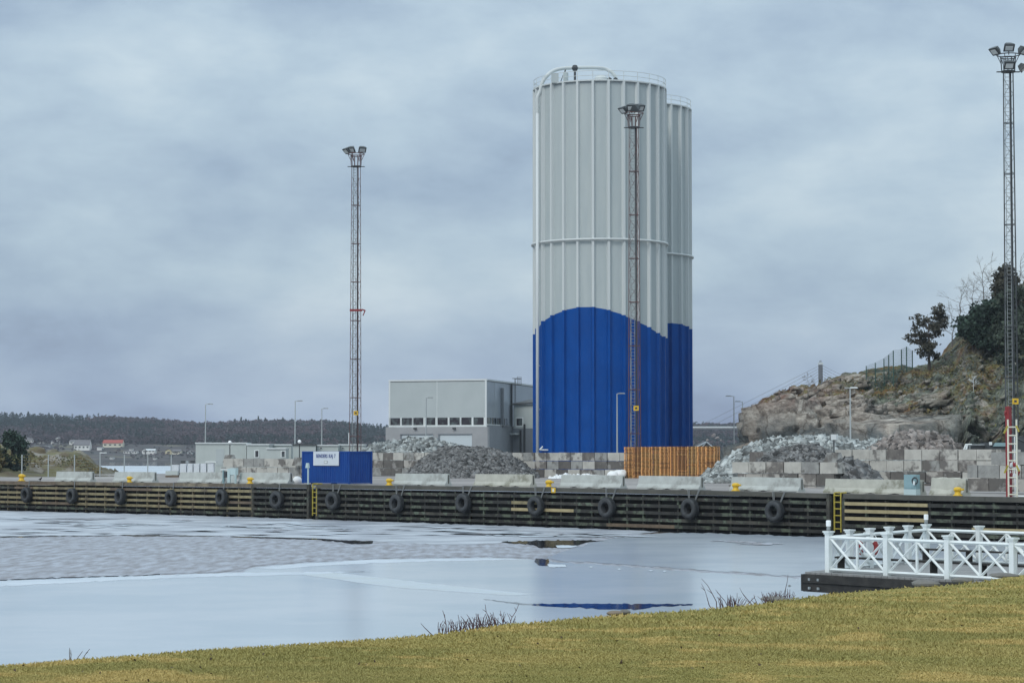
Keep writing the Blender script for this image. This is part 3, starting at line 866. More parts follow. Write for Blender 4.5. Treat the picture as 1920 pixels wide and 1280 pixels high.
# ------------------------------------------------------------------ heaps of broken stone
def heap(name, label, ridge, Yc, wf, wb, size, count, m, seed, skew=0.0, elong=1.5, cat='stone heap'):
    """ridge = photo pixels of the crest; wf/wb = run-out towards and away from the viewer, in metres"""
    g = np.random.default_rng(seed)
    xs = [a for a, _ in ridge]; ys = [b_ for _, b_ in ridge]
    def Yat(px): return Yc + skew * (px - xs[0])
    def surf(px, t):
        """t -1 front foot .. 1 back foot"""
        Y = Yat(px)
        k = (px - 960) / F * CP
        zr = EYE + (850 - np.interp(px, xs, ys)) / F * Y
        Yp = Y + np.where(t < 0, t * wf, t * wb)
        X = k * Yp
        sd0 = (X - A0.x) * U.x + (Yp - A0.y) * U.y
        z0 = np.interp(sd0, _sx, _sz)
        hgt = np.maximum(zr - z0, 0)
        z = z0 + hgt * (1 - np.abs(t) ** 1.25)
        z = z + fbm(np.stack([X * .35, Yp * .35, X * 0], 1), 3) * .10 * np.minimum(hgt, 2) - .05
        return np.stack([X, Yp, z], 1)
    nx = max(12, int((xs[-1] - xs[0]) / 5)); nt = 25
    gx, gt = np.meshgrid(np.linspace(xs[0], xs[-1], nx), np.linspace(-1, 1, nt), indexing='ij')
    V = surf(gx.ravel(), gt.ravel()); V[:, 2] -= size * .25
    idx = np.arange(nx * nt).reshape(nx, nt)
    Fq = np.stack([idx[:-1, :-1], idx[1:, :-1], idx[1:, 1:], idx[:-1, 1:]], -1).reshape(-1, 4)
    # stones: jittered boxes
    pxs = g.uniform(xs[0], xs[-1], count); ts = g.uniform(-1, .35, count)
    S = surf(pxs, ts)
    sz = size * np.exp(g.normal(0, .38, count)); sz = np.clip(sz, size * .4, size * 2.3)
    cube = np.array([(x, y, z) for z in (-.5, .5) for y in (-.5, .5) for x in (-.5, .5)], float)
    Vb = cube[None] * (1 + g.uniform(-.38, .38, (count, 8, 3)))
    Vb *= np.stack([sz * elong, sz, sz * .8], 1)[:, None, :]
    q = g.normal(size=(count, 4)); q /= np.linalg.norm(q, axis=1)[:, None]
    w, x, y, z = q.T
    Rm = np.stack([1 - 2 * (y * y + z * z), 2 * (x * y - z * w), 2 * (x * z + y * w), 2 * (x * y + z * w), 1 - 2 * (x * x + z * z), 2 * (y * z - x * w),
                   2 * (x * z - y * w), 2 * (y * z + x * w), 1 - 2 * (x * x + y * y)], 1).reshape(-1, 3, 3)
    Vb = np.einsum('nij,nkj->nki', Rm, Vb) + S[:, None, :]
    cf = np.array([(0, 2, 3, 1), (4, 5, 7, 6), (0, 1, 5, 4), (1, 3, 7, 5), (3, 2, 6, 7), (2, 0, 4, 6)])
    Fb = (cf[None] + (np.arange(count) * 8)[:, None, None]).reshape(-1, 4) + len(V)
    o = npmesh(name, np.concatenate([V, Vb.reshape(-1, 3)]), np.concatenate([Fq, Fb]), m)
    tag(o, label, cat)
heap('rubble_heap', 'pale rubble heap behind the wall, left of and below the grey hall', [(668, 852), (690, 842), (700, 837), (735, 829), (760, 826), (790, 826), (815, 827), (850, 835), (880, 843), (905, 852)], 284, 9, 8, .28, 8000, M['rub_light'], 1)
heap('gravel_heap', 'dark gravel heap in front of the silo wall', [(758, 895), (775, 880), (795, 862), (815, 847), (830, 841), (860, 839), (900, 838.5), (928, 842), (950, 851), (972, 864), (990, 878), (1008, 893)], 246, 8, 7, .19, 16000, M['rub_dark'], 2)
heap('rubble_heap', 'largest pale rubble heap below the cliff, spilling down to the quay beside the pallets', [(1310, 909), (1325, 896), (1345, 878), (1365, 861), (1385, 848), (1400, 840), (1430, 831), (1480, 827), (1530, 825), (1546, 821), (1575, 823), (1600, 829), (1625, 835), (1655, 829), (1700, 834), (1730, 842)],
     203, 13, 9, .27, 22000, M['rub_light'], 3, skew=-.012)
heap('gravel_heap', 'dark gravel heap lying on the front block wall, below the pale rubble', [(1420, 868), (1440, 853), (1465, 842), (1490, 839), (1530, 840), (1550, 847), (1572, 862), (1584, 872)], 179.5, 6, 6, .17, 6500, M['rub_dark'], 4)
heap('rubble_heap', 'brown-grey rubble heap at the foot of the wooded slope', [(1625, 848), (1650, 834), (1680, 821), (1700, 815), (1740, 815), (1765, 822), (1790, 834), (1806, 845)], 196, 7, 8, .26, 5200, M['rub_brown'], 5)
heap('gravel_heap', 'small dark gravel spill at the end of the front block wall', [(1580, 868), (1590, 866), (1603, 872), (1618, 881), (1634, 888), (1650, 899)], 169, 6, 3, .26, 1100, M['rub_dark'], 6)
heap('snow_patch', 'low ragged patch of white snow at the foot of the silo wall', [(1030, 895), (1048, 893), (1062, 889.5), (1072, 891), (1090, 891), (1105, 892), (1125, 894)], 236, 2, 3, .16, 420, M['snow'], 7, cat='snow')

# ------------------------------------------------------------------ stacks of pallets
def pallet_mesh():
    q = MB(); L, W = 1.2, .8      # 1.2 along the quay, .8 inland
    def bx(s, d, z, ls, ld, lz):
        c = U * s + NV * d; q.box((c.x, c.y, z), (ls, ld, lz), QANG)
    for d in (-.35, 0, .35): bx(0, d, .011, L, .1, .022)
    for s in (-.535, 0, .535):
        for d in (-.35, 0, .35): bx(s, d, .061, .13, .1, .076)
        bx(s, 0, .110, .13, W, .02)
    for d in (-.34, -.17, 0, .17, .34): bx(0, d, .131, L, .12, .02)
    return q
PM = pallet_mesh()
pm_objs = []
for m in ('pallet', 'pallet2', 'pallet3'):
    o = PM.build('pallet', M[m]); o['_o'] = (0, 0, 0); pm_objs.append(o)
p0 = P(1169.5, 850, 236.5); p0.z = 0
first = [True] * 3; r5 = random.Random(5)
Hs = .146
for k in range(10):
    n = 22
    tint = (0, 1, 0, 2, 0, 0, 1, 2, 0, 0)[k]
    shift = r5.uniform(-.15, .15)
    for i in range(n):
        mi = tint if r5.random() < .72 else r5.choice((0, 1, 2))
        c = p0 + U * (.62 + k * 1.255 + r5.uniform(-.02, .02)) + NV * (.4 + shift + r5.uniform(-.03, .03))
        c.z = gz(c.x, c.y) + i * Hs
        if first[mi]: o = pm_objs[mi]; first[mi] = False
        else: o = pm_objs[mi].copy(); C.objects.link(o)
        o.location = c; o.rotation_euler = (0, 0, r5.uniform(-.03, .03))
        if i == n - 1: lb = 'orange-brown wooden pallet topmost in one of the high stacks beside the rubble'
        else: lb = 'orange-brown wooden pallet inside one of the high stacks beside the rubble'
        tag(o, lb, 'pallet', 'wooden pallets stacked in front of the silo' if i < n - 1 else 'topmost wooden pallets of the stacks')

# ------------------------------------------------------------------ silos
def silo(label, pxc, Y, Rr, wave, ribs0, pipe, ztop_y, ring_y, nb=27):
    c = P(pxc, 850, Y); c.z = gz(c.x, c.y)
    g0 = c.z
    D = math.hypot(c.x, c.y)
    o = empty('silo', c, label, 'silo')
    view = math.atan2(-c.y, -c.x)          # direction from the silo to the viewer
    # angle measured to the right as seen from the quay
    def dirv(a): return Vector((math.cos(view + a), math.sin(view + a), 0))
    def zpix(y, a):                         # height of pixel row y on the shell at angle a
        q_ = c + dirv(a) * Rr
        return EYE + (850 - y) / F * q_.y * (1 + .0012)
    zt = EYE + (850 - ztop_y) / F * Y + .0
    zr = EYE + (850 - ring_y) / F * Y
    step = 2 * math.pi / nb
    wx = [a for a, _ in wave]; wy = [b_ for _, b_ in wave]
    def zw(a):
        a = (a + math.pi) % (2 * math.pi) - math.pi
        px = pxc + Rr * F / Y * math.sin(a)
        if abs(a) > math.pi / 2: return zpix(wy[0] if a < 0 else wy[-1], 0) - .3
        return zpix(float(np.interp(px, wx, wy)), a)
    # facets between the ribs, each slightly curved
    q = MB(); sub = 3
    for i in range(nb):
        a0 = ribs0 + i * step; a1 = a0 + step
        z0_, z1_ = zw(a0 + .02), zw(a1 - .02)
        for j in range(sub):
            t0, t1 = j / sub, (j + 1) / sub
            b0, b1 = a0 + step * t0, a0 + step * t1
            w0, w1 = z0_ + (z1_ - z0_) * t0, z0_ + (z1_ - z0_) * t1
            e0, e1 = c + dirv(b0) * Rr, c + dirv(b1) * Rr
            q.add([(e0.x, e0.y, g0), (e1.x, e1.y, g0), (e1.x, e1.y, w1), (e0.x, e0.y, w0)], [(0, 1, 2, 3)], 1)
            q.add([(e0.x, e0.y, w0), (e1.x, e1.y, w1), (e1.x, e1.y, zt), (e0.x, e0.y, zt)], [(0, 1, 2, 3)], 0)
    q.build('shell', [M['silo'], M['blue']], o)
    q = MB()
    for i in range(nb):
        a = ribs0 + i * step; d = dirv(a); tn = Vector((-d.y, d.x, 0)); zz = zw(a)
        hw = .15; dep = .34
        for (za, zb_, m) in ((g0, zz, 1), (zz, zt, 0)):
            vs = []
            for z in (za, zb_):
                for (u, v, s_) in ((-.02, -1, 1.5), (-.02, 1, 1.5), (dep, 1, .8), (dep, -1, .8)):
                    w = c + d * (Rr + u) + tn * (v * hw * s_); vs.append((w.x, w.y, z))
            q.add(vs, [(0, 4, 5, 1), (1, 5, 6, 2), (2, 6, 7, 3), (3, 7, 4, 0), (4, 7, 6, 5)], m)
    q.build('rib', [M['silo_rib'], M['blue']], o)
    q = MB(); q.lathe((c.x, c.y, 0), [(Rr + .1, zt - .02), (Rr + .34, zt), (Rr + .34, zt + .14), (Rr + .1, zt + .16), (Rr, zt + .15)], 54); q.build('top_rim', M['silo_rib'], o)
    q = MB(); q.lathe((c.x, c.y, 0), [(Rr, zt + .05), (Rr * .5, zt + .45), (0, zt + .8)], 54); q.build('roof', M['silo'], o)
    q = MB(); q.lathe((c.x, c.y, zr), [(Rr + .34, -.13), (Rr + .50, -.11), (Rr + .54, .02), (Rr + .48, .12), (Rr + .34, .13)], 72); q.build('ring_beam', M['silo_rib'], o, True)
    q = MB(); hh = 1.15
    for i in range(nb):
        d = dirv(ribs0 + i * step); w = c + d * (Rr + .22); q.tube((w.x, w.y, zt + .1), (w.x, w.y, zt + hh), .035, n=5)
    for zz in (zt + hh, zt + .62):
        n = 54; pts = [c + dirv(2 * math.pi * i / n) * (Rr + .22) for i in range(n + 1)]
        for a_, b_ in zip(pts[:-1], pts[1:]): q.tube((a_.x, a_.y, zz), (b_.x, b_.y, zz), .033, n=5, cap=False)
    q.build('railing', M['silo_rib'], o)
    if pipe:
        a = -math.asin(max(-1, min(1, (1010 - pxc) / (Rr * F / Y)))) * 1.0
        sgn = 1
        q = MB(); d = dirv(math.asin((1010.5 - pxc) / ((Rr + .62) * F / (Y - 2))) )
        # which sense of angle is right in the photo?
        b0 = c + d * (Rr + .72)
        pts = [Vector((b0.x, b0.y, g0)), Vector((b0.x, b0.y, zt - 3.0))]
        q.path(pts, .185, 14)
        q.build('pipe', M['trim'], o, True)
        q = MB()
        # riser curving over the roof
        apex = zt + 1.85
        prof = []
        x0, x1 = (1010.5 - 960) / F, (1152 - 960) / F
        Yt = b0.y
        keys = [(1011, 185), (1012.5, 172), (1017, 155), (1026, 142), (1037, 133.5), (1052, 129), (1075, 127.5), (1100, 127), (1122, 127.5), (1136, 130), (1147, 135.5), (1153, 143), (1156, 150)]
        n = len(keys); pl = []
        for i, (x, y) in enumerate(keys):
            Yk = b0.y + (c.y - .5 - b0.y) * min(1, max(0, (i - 3) / 6))
            pl.append(P(x, y, Yk))
        pl[0] = Vector((b0.x, b0.y, zt - 1.4)); pl = [Vector((b0.x, b0.y, zt - 3.02)), Vector((b0.x, b0.y, zt - 3.0))] + pl + [pl[-1] + Vector((0, 0, -.6))]
        sm = []
        for k in range(1, len(pl) - 2):
            a_, b_, c_, d_ = pl[k - 1:k + 3]
            for j in range(5):
                t = j / 5; sm.append(.5 * ((2 * b_) + (c_ - a_) * t + (2 * a_ - 5 * b_ + 4 * c_ - d_) * t * t + (3 * b_ - a_ - 3 * c_ + d_) * t ** 3))
        sm.append(pl[-2])
        # one continuous swept tube
        rr_ = .215; n_ = 12; vs = []
        for k, w in enumerate(sm):
            dd = (sm[min(k + 1, len(sm) - 1)] - sm[max(k - 1, 0)]).normalized(); e1 = Vector((.35, 1, 0)).cross(dd).normalized(); e2 = dd.cross(e1)
            vs += [w + e1 * (rr_ * math.cos(2 * math.pi * i / n_)) + e2 * (rr_ * math.sin(2 * math.pi * i / n_)) for i in range(n_)]
        q.add(vs, [(k * n_ + i, k * n_ + (i + 1) % n_, (k + 1) * n_ + (i + 1) % n_, (k + 1) * n_ + i) for k in range(len(sm) - 1) for i in range(n_)])
        q.build('pipe', M['silo_rib'], o, True)
        q = MB()
        for y in (288 / 1.0 * 0 + 190, 360, 520, 683, 766):
            z = zpix(y, 0); w = Vector((b0.x, b0.y, z)); e = c + dirv(math.asin((1019 - pxc) / (Rr * F / Y))) * (Rr + .35); e.z = z
            q.bar(w, e, .09)
        q.build('pipe_bracket', M['white'], o)
        q = MB(); top = P(1078, 128, c.y - 4); q.tube(top, (top.x, top.y, zt + .2), .13, n=8)
        q.lathe(top, [(0, -.35), (.25, -.3), (.38, 0), (.25, .3), (0, .38)], 10)
        t2 = P(1060, 131, c.y - 4.5); q.tube(t2, (t2.x - .6, t2.y, zt + .2), .05, n=6); q.tube(t2, (t2.x + .2, t2.y, zt + .2), .05, n=6)
        q.build('pipe_support', M['steel_dark'], o)
        q = MB(); w = P(1127, 143, c.y - 1.5); q.lathe((w.x, w.y, zt + .3), [(0, 0), (.75, 0), (.75, 1.0), (.55, 1.2), (0, 1.25)], 20); q.build('filter_hatch', M['silo_rib'], o)
        q = MB(); w = P(1041, 146, c.y - 5.5); q.box((w.x, w.y, zt + .6), (.75, .7, 1.1)); w = P(1061, 147, c.y - 5); q.lathe((w.x, w.y, zt), [(0, 0), (.28, 0), (.28, 1.3), (0, 1.45)], 10); q.build('roof_box', M['silo'], o)
        q = MB(); w = P(1150, 147, c.y - .5); q.box((w.x, w.y, zt + .65), (2.6, .8, .8), top=(.5, .8)); q.build('roof_duct', M['silo'], o)
        q = MB(); w = P(1143, 146, c.y - 3.5); q.lathe((w.x, w.y, zt), [(.25, 0), (.25, .9), (0, 1.1)], 10); w = P(1154, 146, c.y - 3.5); q.lathe((w.x, w.y, zt), [(.25, 0), (.25, .9), (0, 1.1)], 10); q.build('vent', M['steel_dark'], o)
        # small white bracket at the foot
        q = MB(); w = P(1012, 843, b0.y - .5); e = P(1034, 843.5, b0.y - .5); q.bar(w, e, .12); q.bar(w, P(1018, 836.5, b0.y - .5), .12); q.build('foot_bracket', M['white'], o)
    return c
wave1 = [(1001, 627), (1005, 627), (1012, 613), (1019, 604), (1037, 592), (1060, 582), (1085, 576), (1113, 575.5), (1141, 581), (1169, 591), (1193, 602), (1216, 614), (1232, 625), (1245, 633), (1250, 637)]
wave2 = [(1061, 606), (1251, 606), (1266, 606), (1281, 609), (1292, 615), (1297, 626)]
silo('tall front silo, grey above a wavy blue base, pipe curving over its top', 1125.5, 262, 7.36, wave1, R(7.6), True, 168, 459)
silo('second grey and blue silo, half hidden behind the front one', 1180, 277.5, 7.36, wave2, R(2.0), False, 207, 483)

# ------------------------------------------------------------------ the grey hall
def hall():
    A = P(729.5, 850, 335); B = P(912, 850, 330); D_ = P(1012, 850, 364)
    g = gz(B.x, B.y); A.z = B.z = D_.z = g
    ztp = EYE + (850 - 710.8) / F * 330
    z1 = EYE + (850 - 800) / F * 330       # top of the plinth
    o = empty('industrial_hall', B, 'two-tone grey hall with a window band and roller doors left of the silo', 'building')
    ux = (B - A).normalized(); W = (B - A).length
    uy = (D_ - B).normalized(); L = (D_ - B).length
    nf = Vector((ux.y, -ux.x, 0)); ns = Vector((uy.y, -uy.x, 0))
    def pf(t, z, out=0): p = A + ux * t + nf * out; return Vector((p.x, p.y, z))
    def ps(t, z, out=0): p = B + uy * t + ns * out; return Vector((p.x, p.y, z))
    def slab(name, fn, a, b_, za, zb_, o0, o1, m, par=o):
        q = MB(); vs = [fn(t, z, ou) for t in (a, b_) for z in (za, zb_) for ou in (o0, o1)]
        q.add(vs, [(0, 1, 3, 2), (4, 6, 7, 5), (0, 4, 5, 1), (2, 3, 7, 6), (0, 2, 6, 4), (1, 5, 7, 3)]); return q.build(name, m, par)
    def fx(px): return (px - 729.5) / (912 - 729.5) * W
    def fz(y): return EYE + (850 - y) / F * 332
    wb, wt = fz(797.5), fz(784)
    # upper wall, with the window band left open
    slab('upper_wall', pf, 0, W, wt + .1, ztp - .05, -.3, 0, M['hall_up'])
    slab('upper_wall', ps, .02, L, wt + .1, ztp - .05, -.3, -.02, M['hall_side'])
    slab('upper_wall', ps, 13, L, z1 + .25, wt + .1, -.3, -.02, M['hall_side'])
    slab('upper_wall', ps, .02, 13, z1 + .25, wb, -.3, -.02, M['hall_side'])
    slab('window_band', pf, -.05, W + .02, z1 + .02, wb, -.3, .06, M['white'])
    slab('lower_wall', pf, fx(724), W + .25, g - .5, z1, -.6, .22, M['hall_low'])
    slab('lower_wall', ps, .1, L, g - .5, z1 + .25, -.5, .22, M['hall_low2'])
    slab('floor_slab', pf, .5, W - .5, z1 + .3, z1 + .4, -12, -.3, M['hall_low2'])
    slab('inner_wall', pf, .5, W - .5, z1, ztp - 1, -9, -8.8, M['hall_low2'])
    q = MB(); q.prism([tuple(A)[:2], tuple(B)[:2], tuple(D_)[:2], tuple(A + uy * L)[:2]], ztp - .3, ztp - .06); q.build('roof', M['roof_dark'], o)
    slab('roof_trim', pf, -.08, W + .08, ztp - .18, ztp + .05, -.3, .08, M['trim']); slab('roof_trim', ps, .08, L, ztp - .18, ztp + .05, -.3, .06, M['hall_up'])
    slab('corner_trim', pf, W - .25, W + .05, z1, ztp - .18, 0, .05, M['trim']); slab('corner_trim', pf, -.06, .2, z1, ztp - .18, 0, .05, M['trim'])
    slab('panel_joint', pf, fx(820) - .04, fx(820) + .04, wt + .1, ztp - .2, 0, .02, M['trim'])
    # eight windows in the band
    for (a, b_) in ((168, 270), (285, 390), (402, 505), (525, 625), (645, 748), (765, 868), (882, 985), (1003, 1105)):
        xa, xb = fx(700 + a / 5.333), fx(700 + b_ / 5.333)
        w_ = slab('window', pf, xa - .14, xa, wb, wt + .1, -.14, .05, M['white'])
        slab('pane', pf, xa, xb, wb, wt + .08, -.12, -.08, M['glass'], w_)
        slab('frame', pf, xb, xb + .14, wb, wt + .1, -.14, .05, M['white'], w_)
        slab('sill', pf, xa, xb, wb - .02, wb + .07, -.1, .1, M['white'], w_)
    for t0, t1 in ((.3, 2.9), (3.1, 4.7), (6.4, 9.0), (9.3, 12.8)):
        w_ = slab('window', ps, t0 - .1, t0, wb, wt + .1, -.14, .02, M['hall_side']); slab('pane', ps, t0, t1, wb, wt + .1, -.12, -.06, M['glass'], w_)
        slab('frame', ps, t1, t1 + .1, wb, wt + .1, -.14, .02, M['hall_side'], w_)
    slab('vertical_joint', ps, 5.0, 5.06, wt + .1, ztp - .2, -.02, .01, M['hall_up'])
    slab('side_ledge', ps, 0, 12.5, z1 + .25, z1 + .42, -.1, .25, M['hall_up'])
    for (a, b_) in ((278, 607), (660, 993)):
        xa, xb = fx(700 + a / 5.333), fx(700 + b_ / 5.333); zt_ = fz(814.5)
        d_ = slab('garage_door', pf, xa + .25, xb, g, zt_ - .05, .225, .26, M['door_w'])
        slab('door_frame', pf, xa, xa + .25, g, zt_, .225, .36, M['hall_low2'], d_); slab('lintel', pf, xa, xb, zt_, zt_ + .1, .225, .42, M['hall_low2'], d_)
    for a in (430, 820):
        slab('wall_lamp', pf, fx(700 + a / 5.333) - .2, fx(700 + a / 5.333) + .2, fz(804.5), fz(801.5), .22, .6, M['steel_dark'])
    # caged ladder on the side wall
    t = (958 - 912) / (1000 - 912) * 29
    dp = slab('downpipe', ps, t - .12, t + .12, g, fz(714), 0, .25, M['steel_dark'])
    q = MB(); zt2 = ztp + .6
    for k in (.9, 1.5): q.tube(ps(t + k + .4, z1, .3), ps(t + k + .4, zt2, .3), .035, n=5)
    z = z1
    while z < zt2: q.tube(ps(t + 1.3, z, .3), ps(t + 1.9, z, .3), .03, n=5); z += .5
    for z in (zt2 - .9, zt2):
        for u, v in ((( .1, .2), (.1, 1.0)), ((.1, 1.0), (2.6, 1.0)), ((2.6, 1.0), (2.6, .2)), ((.1, .2), (2.6, .2))): q.tube(ps(t + u[0], z, u[1]), ps(t + v[0], z, v[1]), .04, n=5)
    for u in ((.1, 1.0), (1, 1), (1.8, 1), (2.6, 1.0)): q.tube(ps(t + u[0], zt2 - .9, u[1]), ps(t + u[0], zt2 + .3, u[1]), .035, n=5)
    q.build('caged_ladder', M['steel_dark'], o)
    # low annex with a shallow roof against the silo
    a0 = P(963, 850, 344); a1 = P(1013, 850, 341); dv = (a1 - a0).normalized(); nb_ = Vector((dv.y, -dv.x, 0))
    def pa(t, z, out=0): p = a0 + dv * t + nb_ * out; return Vector((p.x, p.y, z))
    Wn = (a1 - a0).length; az = EYE + (850 - 758) / F * 343; am = EYE + (850 - 803) / F * 343
    slab('annex_wall', pa, 0, Wn, am, az, -4, 0, M['module']); slab('annex_plinth', pa, -.1, Wn, g - .3, am, -4, .12, M['hall_low2'])
    q = MB(); q.add([pa(-.2, az - .1, .5), pa(Wn, az + .1, .5), pa(Wn, az + .9, -4), pa(-.2, az + .6, -4), pa(-.2, az + .1, .5), pa(Wn, az + .35, .5), pa(Wn, az + 1.15, -4), pa(-.2, az + .8, -4)],
                    [(0, 1, 5, 4), (1, 2, 6, 5), (2, 3, 7, 6), (3, 0, 4, 7), (4, 5, 6, 7), (3, 2, 1, 0)]); q.build('annex_roof', M['roof_dark'], o)
    xa = (968.5 - 963) / F * 343; xb = (986 - 963) / F * 343
    w_ = slab('window', pa, xa, xb, EYE + (850 - 800) / F * 343, EYE + (850 - 782) / F * 343, .0, .06, M['white']); slab('pane', pa, xa + .17, xb - .17, EYE + (850 - 797.5) / F * 343, EYE + (850 - 784) / F * 343, .06, .075, M['glass'], w_)
    c0 = P(953, 813.5, 343); c1 = P(978, 813.5, 343)
    slab('canopy', pa, (953 - 963) / F * 343, (978 - 963) / F * 343, c0.z - .1, c0.z + .15, .12, 1.2, M['hall_up'])
    for px in (980, 989): slab('gutter_pipe', pa, (px - 963) / F * 343, (px - 963) / F * 343 + .22, g, EYE + (850 - (806 if px == 980 else 795)) / F * 343, .12, .32, M['steel_dark'])
hall()

# ------------------------------------------------------------------ site modules left
def module(label, pxa, pxb, ytop, Y, wins=(), roof='module', dep=5, fascia=False, wallm='module', door=None):
    A = P(pxa, 850, Y); B = P(pxb, 850, Y); g = gz(A.x, A.y); zt = EYE + (850 - ytop) / F * Y
    o = empty('site_building', (A.x, A.y, g), label, 'site building')
    q = MB(); w = B.x - A.x; q.box(((A.x + B.x) / 2, Y + dep / 2, (g - .3 + zt) / 2), (w - .04, dep, zt - g + .3)); q.build('wall', M[wallm], o)
    q = MB(); q.box(((A.x + B.x) / 2, Y + dep / 2, zt + .07), (w + .1, dep + .35, .16)); q.build('roof', M['trim' if not fascia else 'roof_dark'], o)
    for (a, b_, y0, y1) in wins:
        pa, pb = P(a, y1, Y), P(b_, y0, Y); q = MB(); q.box(((pa.x + pb.x) / 2, Y - .03, (pa.z + pb.z) / 2), (pb.x - pa.x, .08, pb.z - pa.z)); f = q.build('window', M['white'], o)
        q = MB(); q.box(((pa.x + pb.x) / 2, Y - .085, (pa.z + pb.z) / 2), ((pb.x - pa.x) * .62, .03, (pb.z - pa.z) * .78)); q.build('pane', M['glass'], f)
    if door:
        a, b_, y0, y1 = door; pa, pb = P(a, y1, Y), P(b_, y0, Y); q = MB(); q.box(((pa.x + pb.x) / 2, Y - .02, (pa.z + pb.z) / 2), (pb.x - pa.x, .06, pb.z - pa.z)); q.build('door', M['hall_up'], o)
module('large plain pale box building at the left end of the quay', 366.5, 462, 831.5, 292, door=(405, 420, 841, 872))
module('pale module with a white-framed window next to the plain box building', 462.5, 504.5, 834, 290, wins=[(477, 486, 843, 858)])
module('low pale annex module with a small dark window, lowest of the modules', 500, 536, 841.5, 284, wins=[(526.5, 535.5, 844.5, 857.5)], dep=4)
module('pale module behind the low annex, beside the dark-roofed one', 506, 546, 834.5, 295)
module('pale module with a dark flat roof behind the ball lamp', 549, 592, 834.5, 290, fascia=True)
module('wide pale module whose top shows above the blue container', 594, 634, 835.5, 291, wins=[(600, 604, 838, 841)])
module('pale module beside the lattice mast above the blue container', 635, 682, 834.5, 294, wins=[(641, 645, 838, 841)])
# dark roofed cabin behind the pallets
o = empty('cabin', P(1318, 848, 300), 'small dark gabled roof peeping over the right end of the pallets', 'cabin')
a, b_, cpk = P(1303, 842, 300), P(1336, 842, 300), P(1324, 829, 300)
q = MB(); q.add([(a.x, 300, 2.6), (b_.x, 300, 2.6), (b_.x, 300, a.z), (cpk.x, 300, cpk.z), (a.x, 300, a.z), (a.x, 306, 2.6), (b_.x, 306, 2.6), (b_.x, 306, a.z), (cpk.x, 306, cpk.z), (a.x, 306, a.z)],
    [(0, 1, 2, 3, 4), (9, 8, 7, 6, 5), (0, 5, 6, 1), (1, 6, 7, 2), (0, 4, 9, 5)]); q.build('wall', M['steel_grey'], o)
q = MB(); q.add([(a.x - .3, 299.6, a.z), (cpk.x, 299.6, cpk.z + .12), (b_.x + .3, 299.6, b_.z), (a.x - .3, 306.3, a.z), (cpk.x, 306.3, cpk.z + .12), (b_.x + .3, 306.3, b_.z)], [(0, 1, 4, 3), (1, 2, 5, 4)]); q.build('roof', M['roof_dark'], o)
q = MB(); q.bar((a.x - .3, 299.55, a.z), (cpk.x, 299.55, cpk.z + .05), .14); q.bar((cpk.x, 299.55, cpk.z + .05), (b_.x + .3, 299.55, b_.z), .14); q.bar((cpk.x - .05, 299.5, cpk.z), (cpk.x - .8, 299.5, a.z), .12); q.build('barge_board', M['trim'], o)

# white wrapped boxes and crate
def wbox(pxa, pxb, y0, y1, Y, label, m='plastic_w', cap=False, base=None):
    a, b_ = P(pxa, y1, Y), P(pxb, y0, Y)
    g = a.z; q = MB(); w = b_.x - a.x - .06
    o = empty('wrapped_box' if m == 'plastic_w' else 'crate', ((a.x + b_.x) / 2, Y, g), label, 'wrapped box' if m == 'plastic_w' else 'crate', 'white wrapped boxes' if m == 'plastic_w' else None)
    q.box(((a.x + b_.x) / 2, Y + .5, (a.z + b_.z) / 2 + .04), (w, 1.0, b_.z - a.z - .08), top=(.97, .97)); q.build('wrap', M[m], o)
    q = MB(); q.box(((a.x + b_.x) / 2, Y + .5, a.z - .12), (w, .95, .32)); q.build('pallet_base', M['wood_brown'], o)
    if cap:
        q = MB(); q.box(((a.x + b_.x) / 2, Y + .5, b_.z + .1), (w * 1.8, 1.2, .14)); q.build('lid', M['white'], o)
wbox(321, 335.5, 871, 886, 262, 'greenish white box leftmost of the wrapped row', 'plastic_w')
wbox(337, 349.5, 869, 886, 262, 'white wrapped box second in the row, next to the greenish one')
wbox(351, 361.5, 868.5, 886, 262, 'white wrapped box in the middle of the row, right of two others')
wbox(362.5, 374, 868.5, 886, 262, 'white wrapped box in the row, fourth from the greenish one')
wbox(375.5, 387, 868.5, 886, 262, 'white wrapped box next to the capped one')
wbox(389, 401, 867, 886, 262, 'white wrapped box under a wide white lid, rightmost of the row', cap=True)
wbox(309.5, 334, 882.5, 891.5, 252, 'low white crate in front of the wrapped boxes, behind a barrier end', 'module')
for a_, b_, lb, mm in ((339, 348, 'small black crate lying on the wrapped boxes, left of the pale building', 'steel_dark'), (357, 366, 'black crate on the wrapped boxes touching the pale building', 'steel_dark')):
    u_, v_ = P(a_, 868.3, 266), P(b_, 865, 266); q = MB(); q.box(((u_.x + v_.x) / 2, 266, (u_.z + v_.z) / 2 + .05), (v_.x - u_.x, .5, v_.z - u_.z + .12), top=(.9, .9)); o = q.build('crate', M[mm]); tag(o, lb, 'crate')

# ------------------------------------------------------------------ tall street lamps of the port
def street_lamp(px, ytop, Y, side, label, arm=.9):
    t = P(px, ytop, Y); g = gz(t.x, t.y)
    o = empty('street_lamp', (t.x, t.y, g), label, 'street lamp', 'slim street lamps around the port')
    q = MB(); q.tube((t.x, t.y, g), (t.x, t.y, g + 3), .11, .085, 8); q.tube((t.x, t.y, g + 3), t, .085, .055, 8); q.build('pole', M['pole'], o)
    q = MB(); 
    if side == 0: q.tube(t + Vector((-.5, 0, 0)), t + Vector((.6, 0, .06)), .045, n=6)
    else: q.tube(t, t + Vector((side * arm * .5, 0, .05)), .045, n=6)
    q.build('arm', M['pole'], o)
    q = MB(); q.box(t + Vector(((side or .6) * arm * .7, 0, .05)), (.75, .28, .12), top=(.8, .8)); q.build('lamp_head', M['steel_grey'] if px != 1158 and px != 1594 else M['trim'], o)
street_lamp(385.5, 758, 300, 1, 'street lamp behind the large plain box building')
